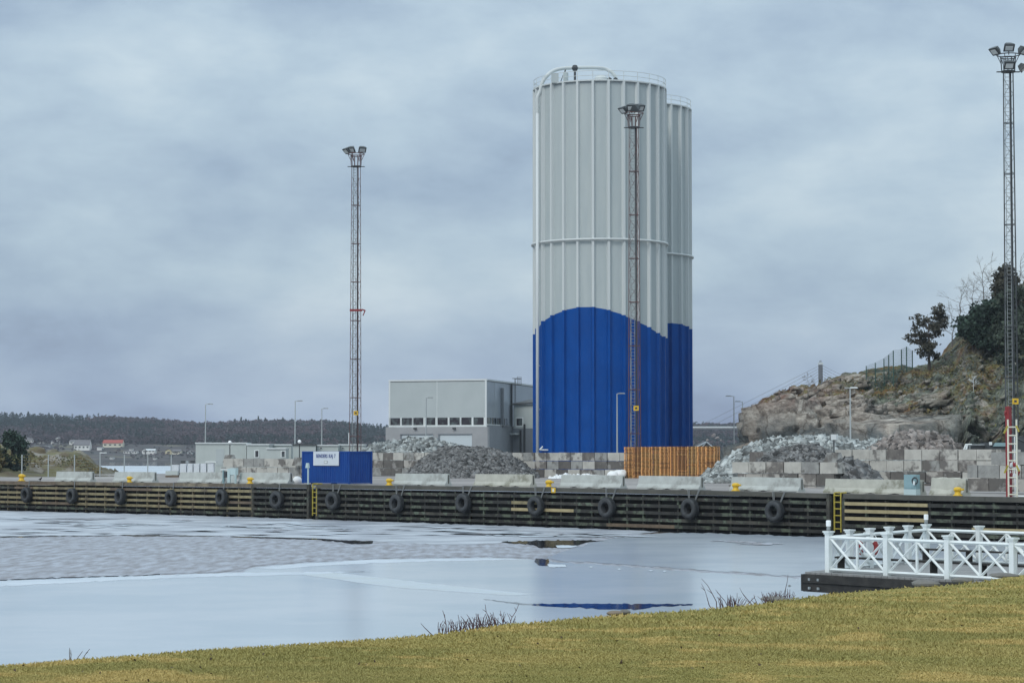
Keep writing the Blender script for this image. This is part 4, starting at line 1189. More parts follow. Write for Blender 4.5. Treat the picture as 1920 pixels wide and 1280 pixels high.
street_lamp(553.5, 752, 301, 1, 'tall street lamp behind the modules, nearer the container')
street_lamp(603.5, 766, 330, 1, 'street lamp between the container lamp and the lattice mast', .8)
street_lamp(799, 746, 296, 1, 'street lamp standing in front of the grey hall', .8)
street_lamp(1157, 738, 250, 1, 'street lamp standing in front of the blue part of the silo', .75)
street_lamp(1376, 743, 275, -1, 'taller of two street lamps between the silo and the cliff', .9)
street_lamp(1392, 753, 310, -1, 'shorter of two street lamps, the one touching the cliff edge', .9)
street_lamp(1594, 727.5, 212, 0, 'street lamp standing in front of the rock cliff', .8)
o = empty('marker_post', P(654.5, 832, 300), 'short white post left of the lattice mast foot', 'post'); a = P(654.5, 811, 300); q = MB(); q.tube((a.x, 300, 2.7), a, .09, n=6); q.build('pole', M['trim'], o)

# ------------------------------------------------------------------ lattice light masts
def mast(px_top, px_base, y_top_lamp, Y, label, reddish, lamps, arm=None, signy=None):
    base = P(px_base, 850, Y); base.z = gz(base.x, base.y) 
    H = EYE + (850 - (y_top_lamp + 30 * (760 / 570 if False else 1) * 0)) / F * Y * 1.0
    # exact head height
    zt = P(px_base, y_top_lamp, Y).z
    o = empty('light_mast', base, label, 'light mast', 'tall lattice light masts')
    zp = zt - 2.15                      # platform height
    m = M['steel_red'] if reddish else M['steel_dark']
    x0, y0 = base.x, base.y
    wb, wtp = .56, .42
    def hw(z): return wb + (wtp - wb) * (z - base.z) / (zp - base.z)
    ang = QANG + .55; cs, sn = math.cos(ang), math.sin(ang)
    def c_(i, z):
        w = hw(z); a, b_ = ((-w, -w), (w, -w), (w, w), (-w, w))[i]
        return Vector((x0 + a * cs - b_ * sn, y0 + a * sn + b_ * cs, z))
    nseg = 8
    for i in range(4):
        q = MB(); q.tube(c_(i, base.z), c_(i, zp), .045, .038, 6); q.build('leg', m if i in (0, 1, 2) else M['steel_grey'], o)
    q = MB(); z = base.z; k = 0; st = 1.45
    while z < zp - st:
        for i in range(4):
            j = (i + 1) % 4
            a, b_ = (i, j) if k % 2 else (j, i)
            q.tube(c_(a, z), c_(b_, z + st), .016, n=4, cap=False)
        z += st; k += 1
    for k in range(1, nseg):
        z = base.z + (zp - base.z) * k / nseg
        for i in range(4): q.tube(c_(i, z), c_((i + 1) % 4, z), .035, n=4)
    q.build('bracing', m, o)
    q = MB()
    lx = Vector((-.17, -.1, 0)); 
    for k in (-.19, .19): q.tube((x0 + lx.x + k, y0 - .3, base.z), (x0 + lx.x + k, y0 - .3, zp), .028, n=5)
    z = base.z + .3
    while z < zp: q.tube((x0 + lx.x - .19, y0 - .3, z), (x0 + lx.x + .19, y0 - .3, z), .022, n=4, cap=False); z += .35
    q.build('ladder', M['steel_grey'], o)
    q = MB(); q.tube((x0 + .24, y0 + .1, base.z), (x0 + .20, y0 + .1, zp), .095, n=8); q.build('cable_duct', M['steel_dark'], o)
    # head
    q = MB(); q.lathe((x0, y0, zp), [(0, 0), (.62, 0), (.66, .08), (.62, .14), (0, .14)], 16)
    q.box((x0, y0, zp + .05), (2.1, .22, .08)); q.build('platform', M['steel_dark'], o)
    q = MB()
    for i in range(10):
        t = 2 * math.pi * i / 10; d = Vector((math.cos(t), math.sin(t), 0)); q.tube(Vector((x0, y0, zp + .1)) + d * .6, Vector((x0, y0, zp + 1.35)) + d * .68, .035, n=5)
    for (zz, rr_) in ((1.35, .68), (1.6, 1.02)):
        pts = [Vector((x0 + math.cos(2 * math.pi * i / 18) * rr_, y0 + math.sin(2 * math.pi * i / 18) * rr_, zp + zz)) for i in range(19)]
        q.path(pts, .05, 5)
    for i in range(6):
        t = 2 * math.pi * i / 6; d = Vector((math.cos(t), math.sin(t), 0)); q.tube(Vector((x0, y0, zp + .75)) + d * .62, Vector((x0, y0, zp + 1.6)) + d * 1.02, .035, n=5)
    q.build('cage', M['steel_red'] if reddish else M['steel_dark'], o)
    # floodlights
    for (lx_, lz_, yaw, low) in lamps:
        c = Vector((x0 + lx_, y0 - .35 - (.5 if abs(lx_) < .5 else 0), zp + lz_))
        q = MB(); f = Vector((math.sin(R(yaw)), -math.cos(R(yaw)), -1.05)).normalized()
        sd_ = Vector((math.cos(R(yaw)), math.sin(R(yaw)), 0)); upv = sd_.cross(f); 
        if upv.z < 0: upv = -upv
        vs = []
        for (dd, ww, hh_) in ((-.42, .22, .20), (-.05, .44, .36), (.14, .48, .40)):
            for u, v in ((-1, -1), (1, -1), (1, 1), (-1, 1)): vs.append(c + f * dd + sd_ * (ww * u) + upv * (hh_ * v))
        q.add(vs, [(3, 2, 1, 0)] + [(k * 4 + i, k * 4 + (i + 1) % 4, k * 4 + 4 + (i + 1) % 4, k * 4 + 4 + i) for k in (0, 1) for i in range(4)] + [(8, 9, 10, 11)])
        q.tube(c - f * .1, Vector((c.x * .75 + x0 * .25, c.y * .75 + y0 * .25, zp + (1.5 if not low else .2))), .045, n=5)
        fl = q.build('floodlight', M['lamp_body'], o)
        q = MB(); e = c + f * .16; q.add([e + sd_ * (.34 * u) + upv * (.26 * v) for u, v in ((-1, -1), (1, -1), (1, 1), (-1, 1))], [(0, 1, 2, 3)]); q.build('lamp_glass', M['lamp_glass'], fl)
    if arm:
        a = P(px_base, arm, Y - .9); q = MB(); q.box((x0 + .1, y0 - .9, a.z + .1), (1.5, .25, .26)); q.bar((x0 + .85, y0 - .9, a.z + .2), (x0 + 1.25, y0 - .9, a.z + .02), .12); q.bar((x0 + 1.2, y0 - .9, a.z + .05), (x0 + .95, y0 - .9, a.z - .55), .09)
        q.build('folding_arm', M['red'], o)
    if signy:
        a = P(px_base, signy, Y - .9); q = MB(); q.box((x0 + .12, y0 - .95, a.z), (.55, .04, .52)); s_ = q.build('number_sign', M['yellow'], o)
        q = MB(); q.box((x0 + .12, y0 - .98, a.z), (.22, .02, .2)); q.build('numeral', M['ink'] if False else M['steel_dark'], s_)
SCL = (.0, 0)
mast(668, 666, 280.5, 278, 'reddish lattice light mast between the modules and the hall, with a red folding arm', True,
     [(-1.15, 1.95, -55, 0), (-.55, 2.1, -20, 0), (.75, 2.1, 15, 0)], arm=583, signy=774)
mast(1188, 1190, 203, 243.5, 'reddish lattice light mast standing in front of the silo', True,
     [(-1.15, 1.9, -55, 0), (-.32, 2.1, -10, 0), (.65, 2.15, 15, 0), (.1, 2.0, 160, 0)], signy=765)
mast(1887, 1898, 92, 206, 'dark lattice light mast at the right edge, tallest in the photo', False,
     [(-1.25, 1.9, -60, 0), (-.1, 2.15, 0, 0), (1.3, 1.95, 50, 0), (1.25, .35, 70, 1), (-.1, .55, 0, 1)], signy=752)

# ------------------------------------------------------------------ red davit, ladder and lifebuoy
s_ = s_of(1891.5, .9); p = Q(s_, .9)
o = empty('davit', p, 'red steel davit post with a folded arm behind the cream ladder', 'davit')
zt = P(1893, 762, p.y).z
q = MB(); q.box((p.x, p.y, (p.z + zt) / 2), (.27, .27, zt - p.z), QANG); q.build('post', M['red'], o)
q = MB(); a = Vector((p.x + .05, p.y, zt)); b_ = P(1884.5, 774, p.y); q.bar(a, b_, .12); q.bar(b_, P(1887, 784, p.y), .09); q.build('arm', M['red'], o)
q = MB(); q.tube(Q(s_ + .45, .85), Vector((*Q(s_ + .45, .85).xy, p.z + 3.6)), .04, n=6); q.build('stay', M['white'], o)
s_ = s_of(1890.5, .35)
p = Q(s_, .35); zt = P(1890, 786, p.y).z
o = empty('ladder', p, 'tall cream-white upright ladder in front of the red davit at the right edge', 'ladder')
for k in (0, .60): q = MB(); w = Q(s_ + k, .35, 0); q.bar(w, (w.x, w.y, zt), .08); q.build('rail', M['cream'], o)
z = p.z + .15
while z < zt: q = MB(); a = Q(s_, .35, abs_z=z); b_ = Q(s_ + .6, .35, abs_z=z); q.bar(a, b_, .055); q.build('rung', M['cream'], o); z += .5
for y in (806, 880):
    q = MB(); zz = P(1890, y, p.y).z; q.bar(Q(s_ - .25, .3, abs_z=zz - .2), Q(s_, .3, abs_z=zz + .25), .09); q.bar(Q(s_ + .8, .3, abs_z=zz - .1), Q(s_ + .6, .3, abs_z=zz + .25), .09); q.build('bracket', M['yellow_lad'], o)
c = P(1900, 881, p.y + .35); o = empty('lifebuoy', c, 'red and white lifebuoy on the davit behind the cream ladder', 'lifebuoy')
for i in range(8):
    q = MB(); k0, k1 = 2 * math.pi * i / 8, 2 * math.pi * (i + 1) / 8
    x = NV.cross(Vector((0, 0, 1))).normalized()
    fr_ = []
    for j in range(6):
        t = k0 + (k1 - k0) * j / 5; rad = x * math.cos(t) + Vector((0, 0, 1)) * math.sin(t)
        for l in range(8):
            u = 2 * math.pi * l / 8; fr_.append(c + rad * (.34 + .15 * math.cos(u)) + NV * (.08 * math.sin(u)))
    q.add(fr_, [(j * 8 + l, j * 8 + (l + 1) % 8, (j + 1) * 8 + (l + 1) % 8, (j + 1) * 8 + l) for j in range(5) for l in range(8)])
    q.build('ring_segment', M['red'] if i % 2 else M['white'], o, True)
# low white kerb pipe right of the ladder
q = MB(); q.bar(Q(s_ + .7, .3, .05), Q(s_ + 6, .3, .05), .07); o = q.build('guard_rail', M['white']); tag(o, 'low white rail on the quay edge right of the cream ladder', 'rail')
# equipment behind the right walls
o = empty('skip_container', P(1833, 862, 178), 'dark open steel skip on the rear block wall under a white A-frame', 'skip')
a, b_ = P(1817, 866, 178), P(1853, 834, 178)
q = MB(); q.box(((a.x + b_.x) / 2, 179, (a.z + b_.z) / 2 + .2), (1.25, 1.6, 1.0), top=(1.25, 1.1)); q.build('body', M['steel_dark'], o)
q = MB(); z = b_.z
q.bar((a.x, 178.1, z), (b_.x, 178.1, z), .09); q.bar((a.x, 178.1, z - .5), (b_.x, 178.1, z - .5), .07); q.bar((b_.x - .1, 178.1, z), (b_.x - .1, 178.1, z - 1.3), .09); q.bar((a.x + .1, 178.1, z), (a.x + .1, 178.1, z - 1.3), .08); q.build('frame', M['steel_grey'], o)
o = empty('a_frame', P(1805, 864, 177), 'slanted white A-frame leaning beside the dark skip', 'frame')
q = MB(); t = P(1811, 833.5, 177); q.bar(t, P(1801, 862, 177), .11); q.bar(t + Vector((.12, 0, 0)), P(1807.5, 862, 176.6), .10); q.bar(t + Vector((-.05, 0, 0)), t + Vector((.45, 0, .02)), .10); q.build('frame_bars', M['white'], o)
o = empty('truck', P(1875, 846, 176), 'dark blue-black lorry body half hidden behind the stepped block wall', 'lorry')
a, b_ = P(1856, 850, 176), P(1893, 829, 176)
q = MB(); q.box(((a.x + b_.x) / 2, 178, (a.z + b_.z) / 2), (b_.x - a.x, 4, b_.z - a.z), QANG * 0, top=(.92, .95)); q.build('body', M['steel_dark'], o)
q = MB(); w = P(1868, 833, 175.9); q.box((w.x + .35, 175.95, w.z), (1.2, .1, .28), top=(.7, 1)); q.build('windscreen', M['teal'], o)
q = MB(); w = P(1857.5, 831, 175.8); q.box((w.x, 175.85, w.z), (.22, .1, .24)); q.build('headlight', M['white'], o)
q = MB(); a = P(1896, 828, 176); q.box((a.x + 1.6, 178, a.z - .4), (3.2, 3, 1.7), top=(.7, .9)); q.bar(P(1900, 818, 175), P(1935, 836, 175), .12); q.build('cab', M['steel_dark'], o)
q = MB()
for wx in (1862, 1886): w = P(wx, 853, 176); q.lathe((w.x, 176, w.z), [(0, 0), (.45, 0), (.45, .3), (0, .3)], 14, 0, (0, 1, 0))
q.build('wheel', M['tyre'], o)
# ------------------------------------------------------------------ the rock hill on the right
def ridge_hill(name, xs, ridge, Yb, depth, zfoot, cliff, mats, disp, label=None, back=25, nt=120, fine=True, profile_p=1.0):
    px = np.asarray(xs, float)
    ry = np.interp(px, [a for a, _ in ridge], [b_ for _, b_ in ridge])
    yb = np.interp(px, [a for a, _ in Yb], [b_ for _, b_ in Yb]); dp = np.interp(px, [a for a, _ in depth], [b_ for _, b_ in depth])
    cf = np.interp(px, [a for a, _ in cliff], [b_ for _, b_ in cliff])
    cf = cf * (1 + .38 * fbm(np.stack([px * .028, px * 0, px * 0 + 3.3], 1), 4) * (zfoot > 2))
    Yr = yb + dp
    zr = EYE + (850 - ry) / F * Yr * (1 + .0)
    t = np.concatenate([np.linspace(0, .10, nt // 3, endpoint=False), np.linspace(.10, 1, nt * 2 // 3, endpoint=False), np.linspace(1, 1.6, 12)])
    T, PX = np.meshgrid(t, px)
    ZR, YB, DP, CF = (np.repeat(v[:, None], len(t), 1) for v in (zr, yb, dp, cf))
    rise = np.where(T < .10, CF * (T / .10) ** .8, CF + (1 - CF) * np.clip((T - .10) / .9, 0, 1) ** profile_p)
    Z = zfoot + (ZR - zfoot) * rise
    Z = np.where(T > 1, ZR - (T - 1) * back, Z)
    Y = YB + DP * T
    X = (PX - 960) / F * CP * Y
    V = np.stack([X, Y, Z], -1)
    V = disp(V, T, PX, ZR - zfoot, CF)
    n, m = V.shape[:2]; idx = np.arange(n * m).reshape(n, m)
    Fq = np.stack([idx[:-1, :-1], idx[1:, :-1], idx[1:, 1:], idx[:-1, 1:]], -1).reshape(-1, 4)
    o = npmesh(name, V.reshape(-1, 3), Fq, mats)
    tag(o, kind='structure')
    return o, V
def hill_disp(V, T, PX, HH, CF):
    P3 = V.reshape(-1, 3); f = lambda a: a.reshape(T.shape)
    fade = np.clip(HH / 3, 0, 1)
    low = np.clip((T - .0) / .02, 0, 1)
    # jointed blocks: tilted cells
    q = P3 * np.array([.42, .30, .62]); q[:, 2] += P3[:, 0] * .10
    q += fbm(P3 * .25, 2)[:, None] * .35
    d1, d2, rid = worley(q)
    e = f(np.clip((d2 - d1) * 4, 0, 1)); rid = f(rid)
    q2 = P3 * np.array([.9, .8, 1.9]); q2[:, 2] += P3[:, 0] * .35
    a1, a2, rid2 = worley(q2); e2 = f(np.clip((a2 - a1) * 4, 0, 1)); rid2 = f(rid2)
    n1 = f(fbm(P3 * .12, 4)); n2 = f(fbm(P3 * .6, 4))
    rocky = np.clip(1.35 - T * 1.1 + (1660 - PX) / 260., .35, 1.15)
    cliffm = T < .16
    amp = np.where(cliffm, 2.0, .62 * rocky) * fade
    dn = (rid - .5) * 2.0 * amp - (1 - e) * .55 * amp + (rid2 - .5) * .75 * amp - (1 - e2) * .28 * amp
    # outward direction: forwards and up
    W = V.copy()
    ky = np.where(cliffm, 1.0, .45); kz = np.where(cliffm, .2, .85)
    W[..., 1] -= dn * ky; W[..., 2] += dn * kz * low
    W[..., 2] += (n1 * .9 + n2 * .32) * fade * np.clip(T * 6, 0, 1) * np.where(T > .85, .5, 1)
    W[..., 1] -= (n2 * .8 + n1 * 1.2) * fade
    return W
RIDGE = [(1385, 862), (1392, 850), (1396, 806), (1399, 790), (1404, 774), (1412, 763), (1425, 753), (1450, 741), (1470, 732.5), (1500, 728.5), (1530, 719), (1560, 712), (1600, 704), (1625, 699), (1660, 693), (1700, 688), (1735, 681), (1762, 668),
         (1782, 648), (1800, 622), (1815, 612), (1850, 598), (1878, 590), (1900, 562), (1912, 542), (1925, 522), (1990, 470), (2300, 380)]
xs = np.concatenate([np.arange(1385, 1405, 1.2), np.arange(1405, 1940, 2.2), np.arange(1940, 2300, 12)])
def hill_material(vegd=True):
    m = bpy.data.materials.new('rock_and_heath'); m.use_nodes = True
    t = m.node_tree; b = t.nodes['Principled BSDF']; b.inputs['Roughness'].default_value = .92; b.inputs['Specular IOR Level'].default_value = .2
    g = N(t, 'ShaderNodeNewGeometry'); tc = N(t, 'ShaderNodeTexCoord')
    def noise(sc, det=6, r=.6, st=(1, 1, 1)):
        mp = N(t, 'ShaderNodeMapping'); mp.inputs['Scale'].default_value = st; t.links.new(tc.outputs['Object'], mp.inputs[0])
        n = N(t, 'ShaderNodeTexNoise'); n.inputs['Scale'].default_value = sc; n.inputs['Detail'].default_value = det; n.inputs['Roughness'].default_value = r
        t.links.new(mp.outputs[0], n.inputs[0]); return n.outputs[0]
    def ramp(v, *st):
        r = N(t, 'ShaderNodeValToRGB'); cr = r.color_ramp
        while len(cr.elements) < len(st): cr.elements.new(.5)
        for e, (p, c) in zip(cr.elements, st): e.position = p; e.color = (*c, 1)
        t.links.new(v, r.inputs[0]); return r.outputs[0]
    def mr(v, a, b_):
        r = N(t, 'ShaderNodeMapRange'); r.inputs[1].default_value = a; r.inputs[2].default_value = b_; t.links.new(v, r.inputs[0]); return r.outputs[0]
    def mix(f, a, b_):
        x = N(t, 'ShaderNodeMix', data_type='RGBA'); t.links.new(f, x.inputs[0]); t.links.new(a, x.inputs[6]); t.links.new(b_, x.inputs[7]); return x.outputs[2]
    def op(o_, a, b_):
        k = N(t, 'ShaderNodeMath', operation=o_)
        for i, v in enumerate((a, b_)):
            if isinstance(v, (int, float)): k.inputs[i].default_value = v
            else: t.links.new(v, k.inputs[i])
        k.use_clamp = o_ == 'MULTIPLY'
        return k.outputs[0]
    rock = ramp(noise(.55, 8, .65, (1, 1, 2.2)), (.32, (.09, .085, .08)), (.42, (.24, .215, .19)), (.50, (.42, .38, .335)), (.62, (.60, .56, .50)))
    pink = ramp(noise(.9, 6), (.33, (.12, .06, .045)), (.48, (.27, .15, .115)), (.62, (.42, .29, .24)))
    grey = ramp(noise(.22, 7, .6, (1, 1, .5)), (.34, (.07, .085, .09)), (.48, (.15, .17, .175)), (.58, (.24, .23, .21)), (.68, (.42, .35, .29)))
    heath = ramp(noise(.7, 7, .7, (1, 1, 2)), (.28, (.05, .04, .024)), (.40, (.14, .085, .04)), (.48, (.22, .12, .05)), (.54, (.15, .15, .06)), (.62, (.26, .21, .085)), (.75, (.14, .17, .10)))
    green = ramp(noise(1.1, 7, .75), (.34, (.025, .035, .032)), (.46, (.075, .10, .085)), (.55, (.17, .20, .155)), (.66, (.34, .36, .30)))
    sp = N(t, 'ShaderNodeSeparateXYZ'); t.links.new(g.outputs['Position'], sp.inputs[0])
    sn = N(t, 'ShaderNodeSeparateXYZ'); t.links.new(g.outputs['Normal'], sn.inputs[0])
    c = mix(op('MULTIPLY', op('MULTIPLY', mr(sp.outputs[0], 39, 31), mr(sp.outputs[2], 9.5, 12)), mr(noise(.3, 4), .42, .58)), rock, pink)
    # quarried faces low on the cliff are greyer
    c = mix(op('MULTIPLY', mr(sp.outputs[2], 9.5, 7.0), mr(noise(.2, 3), .40, .5)), c, grey)
    up = mr(sn.outputs[2], .35, .75) if vegd else mr(sn.outputs[2], .9, 1.3)
    veg = op('MULTIPLY', mr(noise(.20, 6, .65, (1, 1, 2.4)), .46, .52), op('MULTIPLY', up, mr(sp.outputs[2], 8.0, 10.5)))
    veg2 = op('MULTIPLY', mr(sp.outputs[0], 33, 41) if vegd else mr(sp.outputs[0], 38, 60), mr(noise(.3, 4), .34, .46))
    c = mix(veg, c, heath)
    c = mix(op('MULTIPLY', veg2, .85), c, mix(mr(noise(.22, 4), .52, .60), green, heath))
    # joints and cracks of the rock, crevice shade darkened into the colour
    def vor(sc, st, dist_):
        mp = N(t, 'ShaderNodeMapping'); mp.inputs['Scale'].default_value = st; mp.inputs['Rotation'].default_value = (0, .35, 0); t.links.new(tc.outputs['Object'], mp.inputs[0])
        wn = N(t, 'ShaderNodeTexNoise'); wn.inputs['Scale'].default_value = 1.2; wn.inputs['Detail'].default_value = 5; t.links.new(mp.outputs[0], wn.inputs[0])
        ad = N(t, 'ShaderNodeVectorMath', operation='MULTIPLY_ADD'); ad.inputs[1].default_value = (dist_,) * 3
        t.links.new(wn.outputs[1], ad.inputs[0]); t.links.new(mp.outputs[0], ad.inputs[2])
        v = N(t, 'ShaderNodeTexVoronoi', feature='DISTANCE_TO_EDGE'); v.inputs['Scale'].default_value = sc; t.links.new(ad.outputs[0], v.inputs[0]); return v.outputs[0]
    crack = op('MULTIPLY', mr(vor(.22, (1, 1, .9), 1.6), .0, .035), mr(vor(.8, (.8, 1, 3.0), 1.4), -.03, .06))
    dark = N(t, 'ShaderNodeMix', data_type='RGBA', blend_type='MULTIPLY'); t.links.new(c, dark.inputs[6]); dark.inputs[7].default_value = (.48, .45, .43, 1)
    inv = N(t, 'ShaderNodeMath', operation='SUBTRACT'); inv.inputs[0].default_value = 1; t.links.new(crack, inv.inputs[1]); t.links.new(inv.outputs[0], dark.inputs[0])
    c = dark.outputs[2]
    t.links.new(c, b.inputs['Base Color'])
    bp = N(t, 'ShaderNodeBump'); bp.inputs['Strength'].default_value = .8; bp.inputs['Distance'].default_value = .5
    t.links.new(noise(1.3, 8, .7), bp.inputs['Height']); t.links.new(bp.outputs[0], b.inputs['Normal'])
    return m
M['hill'] = hill_material()
HO, HV = ridge_hill('hill', xs, RIDGE, [(1385, 244), (1500, 240), (1700, 230), (1920, 222), (2300, 215)], [(1385, 8), (1400, 14), (1450, 24), (1600, 34), (1750, 42), (1850, 50), (2300, 60)], 2.2,
                    [(1385, .85), (1400, .78), (1450, .58), (1520, .46), (1600, .44), (1700, .36), (1800, .26), (1920, .20)], M['hill'], hill_disp, nt=150, profile_p=.9)
_hp = HV.reshape(-1, 3)
_d = _hp[:, 1] * CP + (_hp[:, 2] - EYE) * SP; _u = -_hp[:, 1] * SP + (_hp[:, 2] - EYE) * CP
_hpx = 960 + F * _hp[:, 0] / _d; _hpy = 640 - F * _u / _d
def on_hill(px, py, front=True):
    k = (_hpx - px) ** 2 + (_hpy - py) ** 2
    c = np.argsort(k)[:12]; c = c[np.argmin(_hp[c, 1])] if front else c[0]
    return Vector(_hp[c])
# angular ledges and boulders lying on the slope
def ledges(n, pa, pb, ta, tb, size, flat, seed, m, tilt=.25):
    g = np.random.default_rng(seed)
    tv = np.concatenate([np.linspace(0, .10, 50, endpoint=False), np.linspace(.10, 1, 100, endpoint=False), np.linspace(1, 1.6, 12)])
    ci = g.integers(np.searchsorted(xs, pa), np.searchsorted(xs, pb), n); ti = np.searchsorted(tv, g.uniform(ta, tb, n))
    S = HV[ci, ti]
    sz = size * np.exp(g.normal(0, .45, n)); cube = np.array([(x, y, z) for z in (-.5, .5) for y in (-.5, .5) for x in (-.5, .5)], float)
    V = cube[None] * (1 + g.uniform(-.30, .30, (n, 8, 3))) * np.stack([sz * g.uniform(1.2, 2.6, n), sz * 1.2, sz * flat], 1)[:, None, :]
    a = g.normal(0, .5, n); ca, sa = np.cos(a), np.sin(a)
    x, y = V[..., 0] * ca[:, None] - V[..., 1] * sa[:, None], V[..., 0] * sa[:, None] + V[..., 1] * ca[:, None]
    b_ = g.normal(tilt, .18, n); cb, sb_ = np.cos(b_)[:, None], np.sin(b_)[:, None]
    z = x * sb_ + V[..., 2] * cb; x = x * cb - V[..., 2] * sb_
    V = np.stack([x, y, z], -1) + S[:, None, :] - np.array([0, 0, .18])
    cf = np.array([(0, 2, 3, 1), (4, 5, 7, 6), (0, 1, 5, 4), (1, 3, 7, 5), (3, 2, 6, 7), (2, 0, 4, 6)])
    return V.reshape(-1, 3), (cf[None] + (np.arange(n) * 8)[:, None, None]).reshape(-1, 4)
parts = [ledges(420, 1402, 1640, .12, .95, .55, .5, 1, 0), ledges(260, 1560, 1760, .10, .5, .8, .45, 2, 0), ledges(420, 1640, 1910, .12, .9, .38, .6, 3, 0),
         ledges(90, 1440, 1770, .085, .15, 1.0, .75, 8, 0, .12), ledges(70, 1402, 1560, .02, .11, 1.5, 1.1, 4, 0, .05), ledges(46, 1540, 1740, .01, .10, 2.2, 1.15, 5, 0, .12), ledges(60, 1410, 1500, .5, 1.0, .5, .5, 6, 0)]
off_ = 0; Vs, Fs = [], []
for v_, f_ in parts: Vs.append(v_); Fs.append(f_ + off_); off_ += len(v_)
M['ledge'] = hill_material(False)
o = npmesh('boulders', np.concatenate(Vs), np.concatenate(Fs), M['ledge']); tag(o, 'angular ledges and boulders scattered over the rock hill', 'boulders', kind='stuff')
# heath and scrub on the slope
g = np.random.default_rng(3)
sel = g.choice(len(_hp), 26000)
pts = _hp[sel] + g.normal(0, .35, (26000, 3)) * (1, 1, .2)
pxs = _hpx[sel]; tt = np.tile(np.concatenate([np.linspace(0, .10, 50, endpoint=False), np.linspace(.10, 1, 100, endpoint=False), np.linspace(1, 1.6, 12)]), len(xs))[sel]
nz = fbm(pts * .12 + 9, 3)
keep = (tt > .17) & (tt < 1.02) & ((nz > .12) | ((pxs > 1640) & (nz > .0))) & (pxs > 1470)
pts = pts[keep]; pz = nz[keep]
M['heath'] = mat('heath_tufts', (.20, .14, .06), .9, (.12, .135, .06), .15, 4, (.4, .6), island=.4)
o = quads('heath', pts + np.array([0, 0, .12]), g.uniform(.12, .42, len(pts)), M['heath'], asp=.45); tag(o, 'brown and olive heath tufts on the rock slope', 'heath', kind='stuff')

# ------------------------------------------------------------------ trees on the hill
def limb_tree(name, base, H, spread, mbark, label, cat='tree', group=None, seed=1, leaf=None, leafn=0, leafs=.3, trunk=.16, lean=0, depth_=4, bias=.5, crown_lo=.35, droop=0.0):
    r = random.Random(seed)
    o = empty(name, base, label, cat, group)
    q = MB(); tips = []
    def grow(p, d, L, rad, lv):
        n = 3; cur = p
        for i in range(n):
            d2 = (d + Vector((r.gauss(0, .16), r.gauss(0, .16), r.gauss(0, .10) - droop * .1))).normalized()
            nx = cur + d2 * (L / n)
            q.tube(cur, nx, max(rad * (1 - i * .2), .009), max(rad * (1 - (i + 1) * .2), .007), 5 if lv < 2 else 3, cap=False)
            if lv > 0 and i > 0 and lv < depth_:
                dd = (d2 + Vector((r.gauss(0, .7), r.gauss(0, .7), r.gauss(.1, .3)))).normalized(); grow(nx, dd, L * .55, rad * .45, lv + 1)
            cur, d = nx, d2
        if lv >= depth_: tips.append(cur); return
        if lv >= depth_ - 1: tips.append(cur)
        for k in range(2):
            dd = (d + Vector((r.gauss(0, .5), r.gauss(0, .5), r.gauss(.05, .25)))).normalized(); grow(cur, dd, L * r.uniform(.55, .75), rad * .6, lv + 1)
    # trunk
    pts = [base + Vector((0, 0, -.4))]; n = 8
    for i in range(1, n + 1):
        pts.append(base + Vector((lean * H * (i / n) ** 1.3 + r.gauss(0, .02 * H), r.gauss(0, .02 * H), H * .92 * i / n)))
    for i in range(n): q.tube(pts[i], pts[i + 1], trunk * (1 - .8 * i / n), trunk * (1 - .8 * (i + 1) / n), 7, cap=False)
    nb = 12
    for k in range(nb):
        f = crown_lo + (1 - crown_lo) * (k + r.random() * .6) / nb
        i = min(n - 1, int(f * n)); p = pts[i].lerp(pts[i + 1], f * n - i) if f < 1 else pts[-1]
        a = r.uniform(0, 2 * math.pi); el = r.uniform(.1, .8) + (f - .5) * .8
        d = Vector((math.cos(a) * math.cos(el), math.sin(a) * math.cos(el), math.sin(el)))
        grow(p, d, spread * (1.0 - .55 * abs(f - .6)) * r.uniform(.5, .8), trunk * .35, depth_ - 2)
    q.build('trunk', mbark, o)
    if leaf is not None:
        T = np.array([tuple(t) for t in tips]); g_ = np.random.default_rng(seed)
        c = T[g_.integers(0, len(T), leafn)] + g_.normal(0, spread * .085, (leafn, 3)) * (1, 1, .55)
        quads('crown', c, g_.uniform(leafs * .5, leafs * 1.3, leafn), leaf, o)
    return o
def hx(px, py): p = on_hill(px, py); return p
b1 = hx(1741, 690)
limb_tree('pine_tree', b1, 6.0, 2.5, M['bark'], 'lone gnarled pine on the hill slope beside the green fence', seed=4, leaf=M['pine_brown'], leafn=3800, leafs=.25, trunk=.20, crown_lo=.22, lean=-.01)
for i, (x, y, h, sp, lb, sd_) in enumerate(((1801, 620, 5.6, 2.2, 'leafless tree on the ridge right of the lone pine', 11), (1826, 606, 4.8, 2.0, 'small leafless tree between two taller bare trees on the ridge', 12), (1842, 594, 7.0, 2.4, 'tallest leafless tree on the ridge, left of the tall pine', 13),
                             (1864, 588, 5.2, 2.0, 'leafless tree against the tall pine on the ridge', 14), (1784, 645, 3.6, 2.0, 'low leafless shrub-like tree next to the lone pine', 15), (1912, 545, 4.5, 1.6, 'leafless tree on the highest ridge at the right edge', 16))):
    limb_tree('bare_tree', hx(x, y), h, sp, M['twig'], lb, seed=sd_, trunk=.085, crown_lo=.15, depth_=5, group='leafless trees on the ridge')
limb_tree('sapling', hx(1829, 734), 1.5, .5, M['trim'], 'thin white-stemmed sapling low on the wooded slope', seed=21, trunk=.035, depth_=3, crown_lo=.5)
limb_tree('sapling', hx(1803, 700), 2.6, 1.0, M['twig'], 'thin bare grey sapling above the white-stemmed one', seed=22, trunk=.05, depth_=3, crown_lo=.3)
limb_tree('bare_tree', P(1515, 735, 255), 1.9, .7, M['twig'], 'tiny leafless shrub on the rock crest beside the bridge tower', seed=24, trunk=.03, depth_=3, crown_lo=.2)
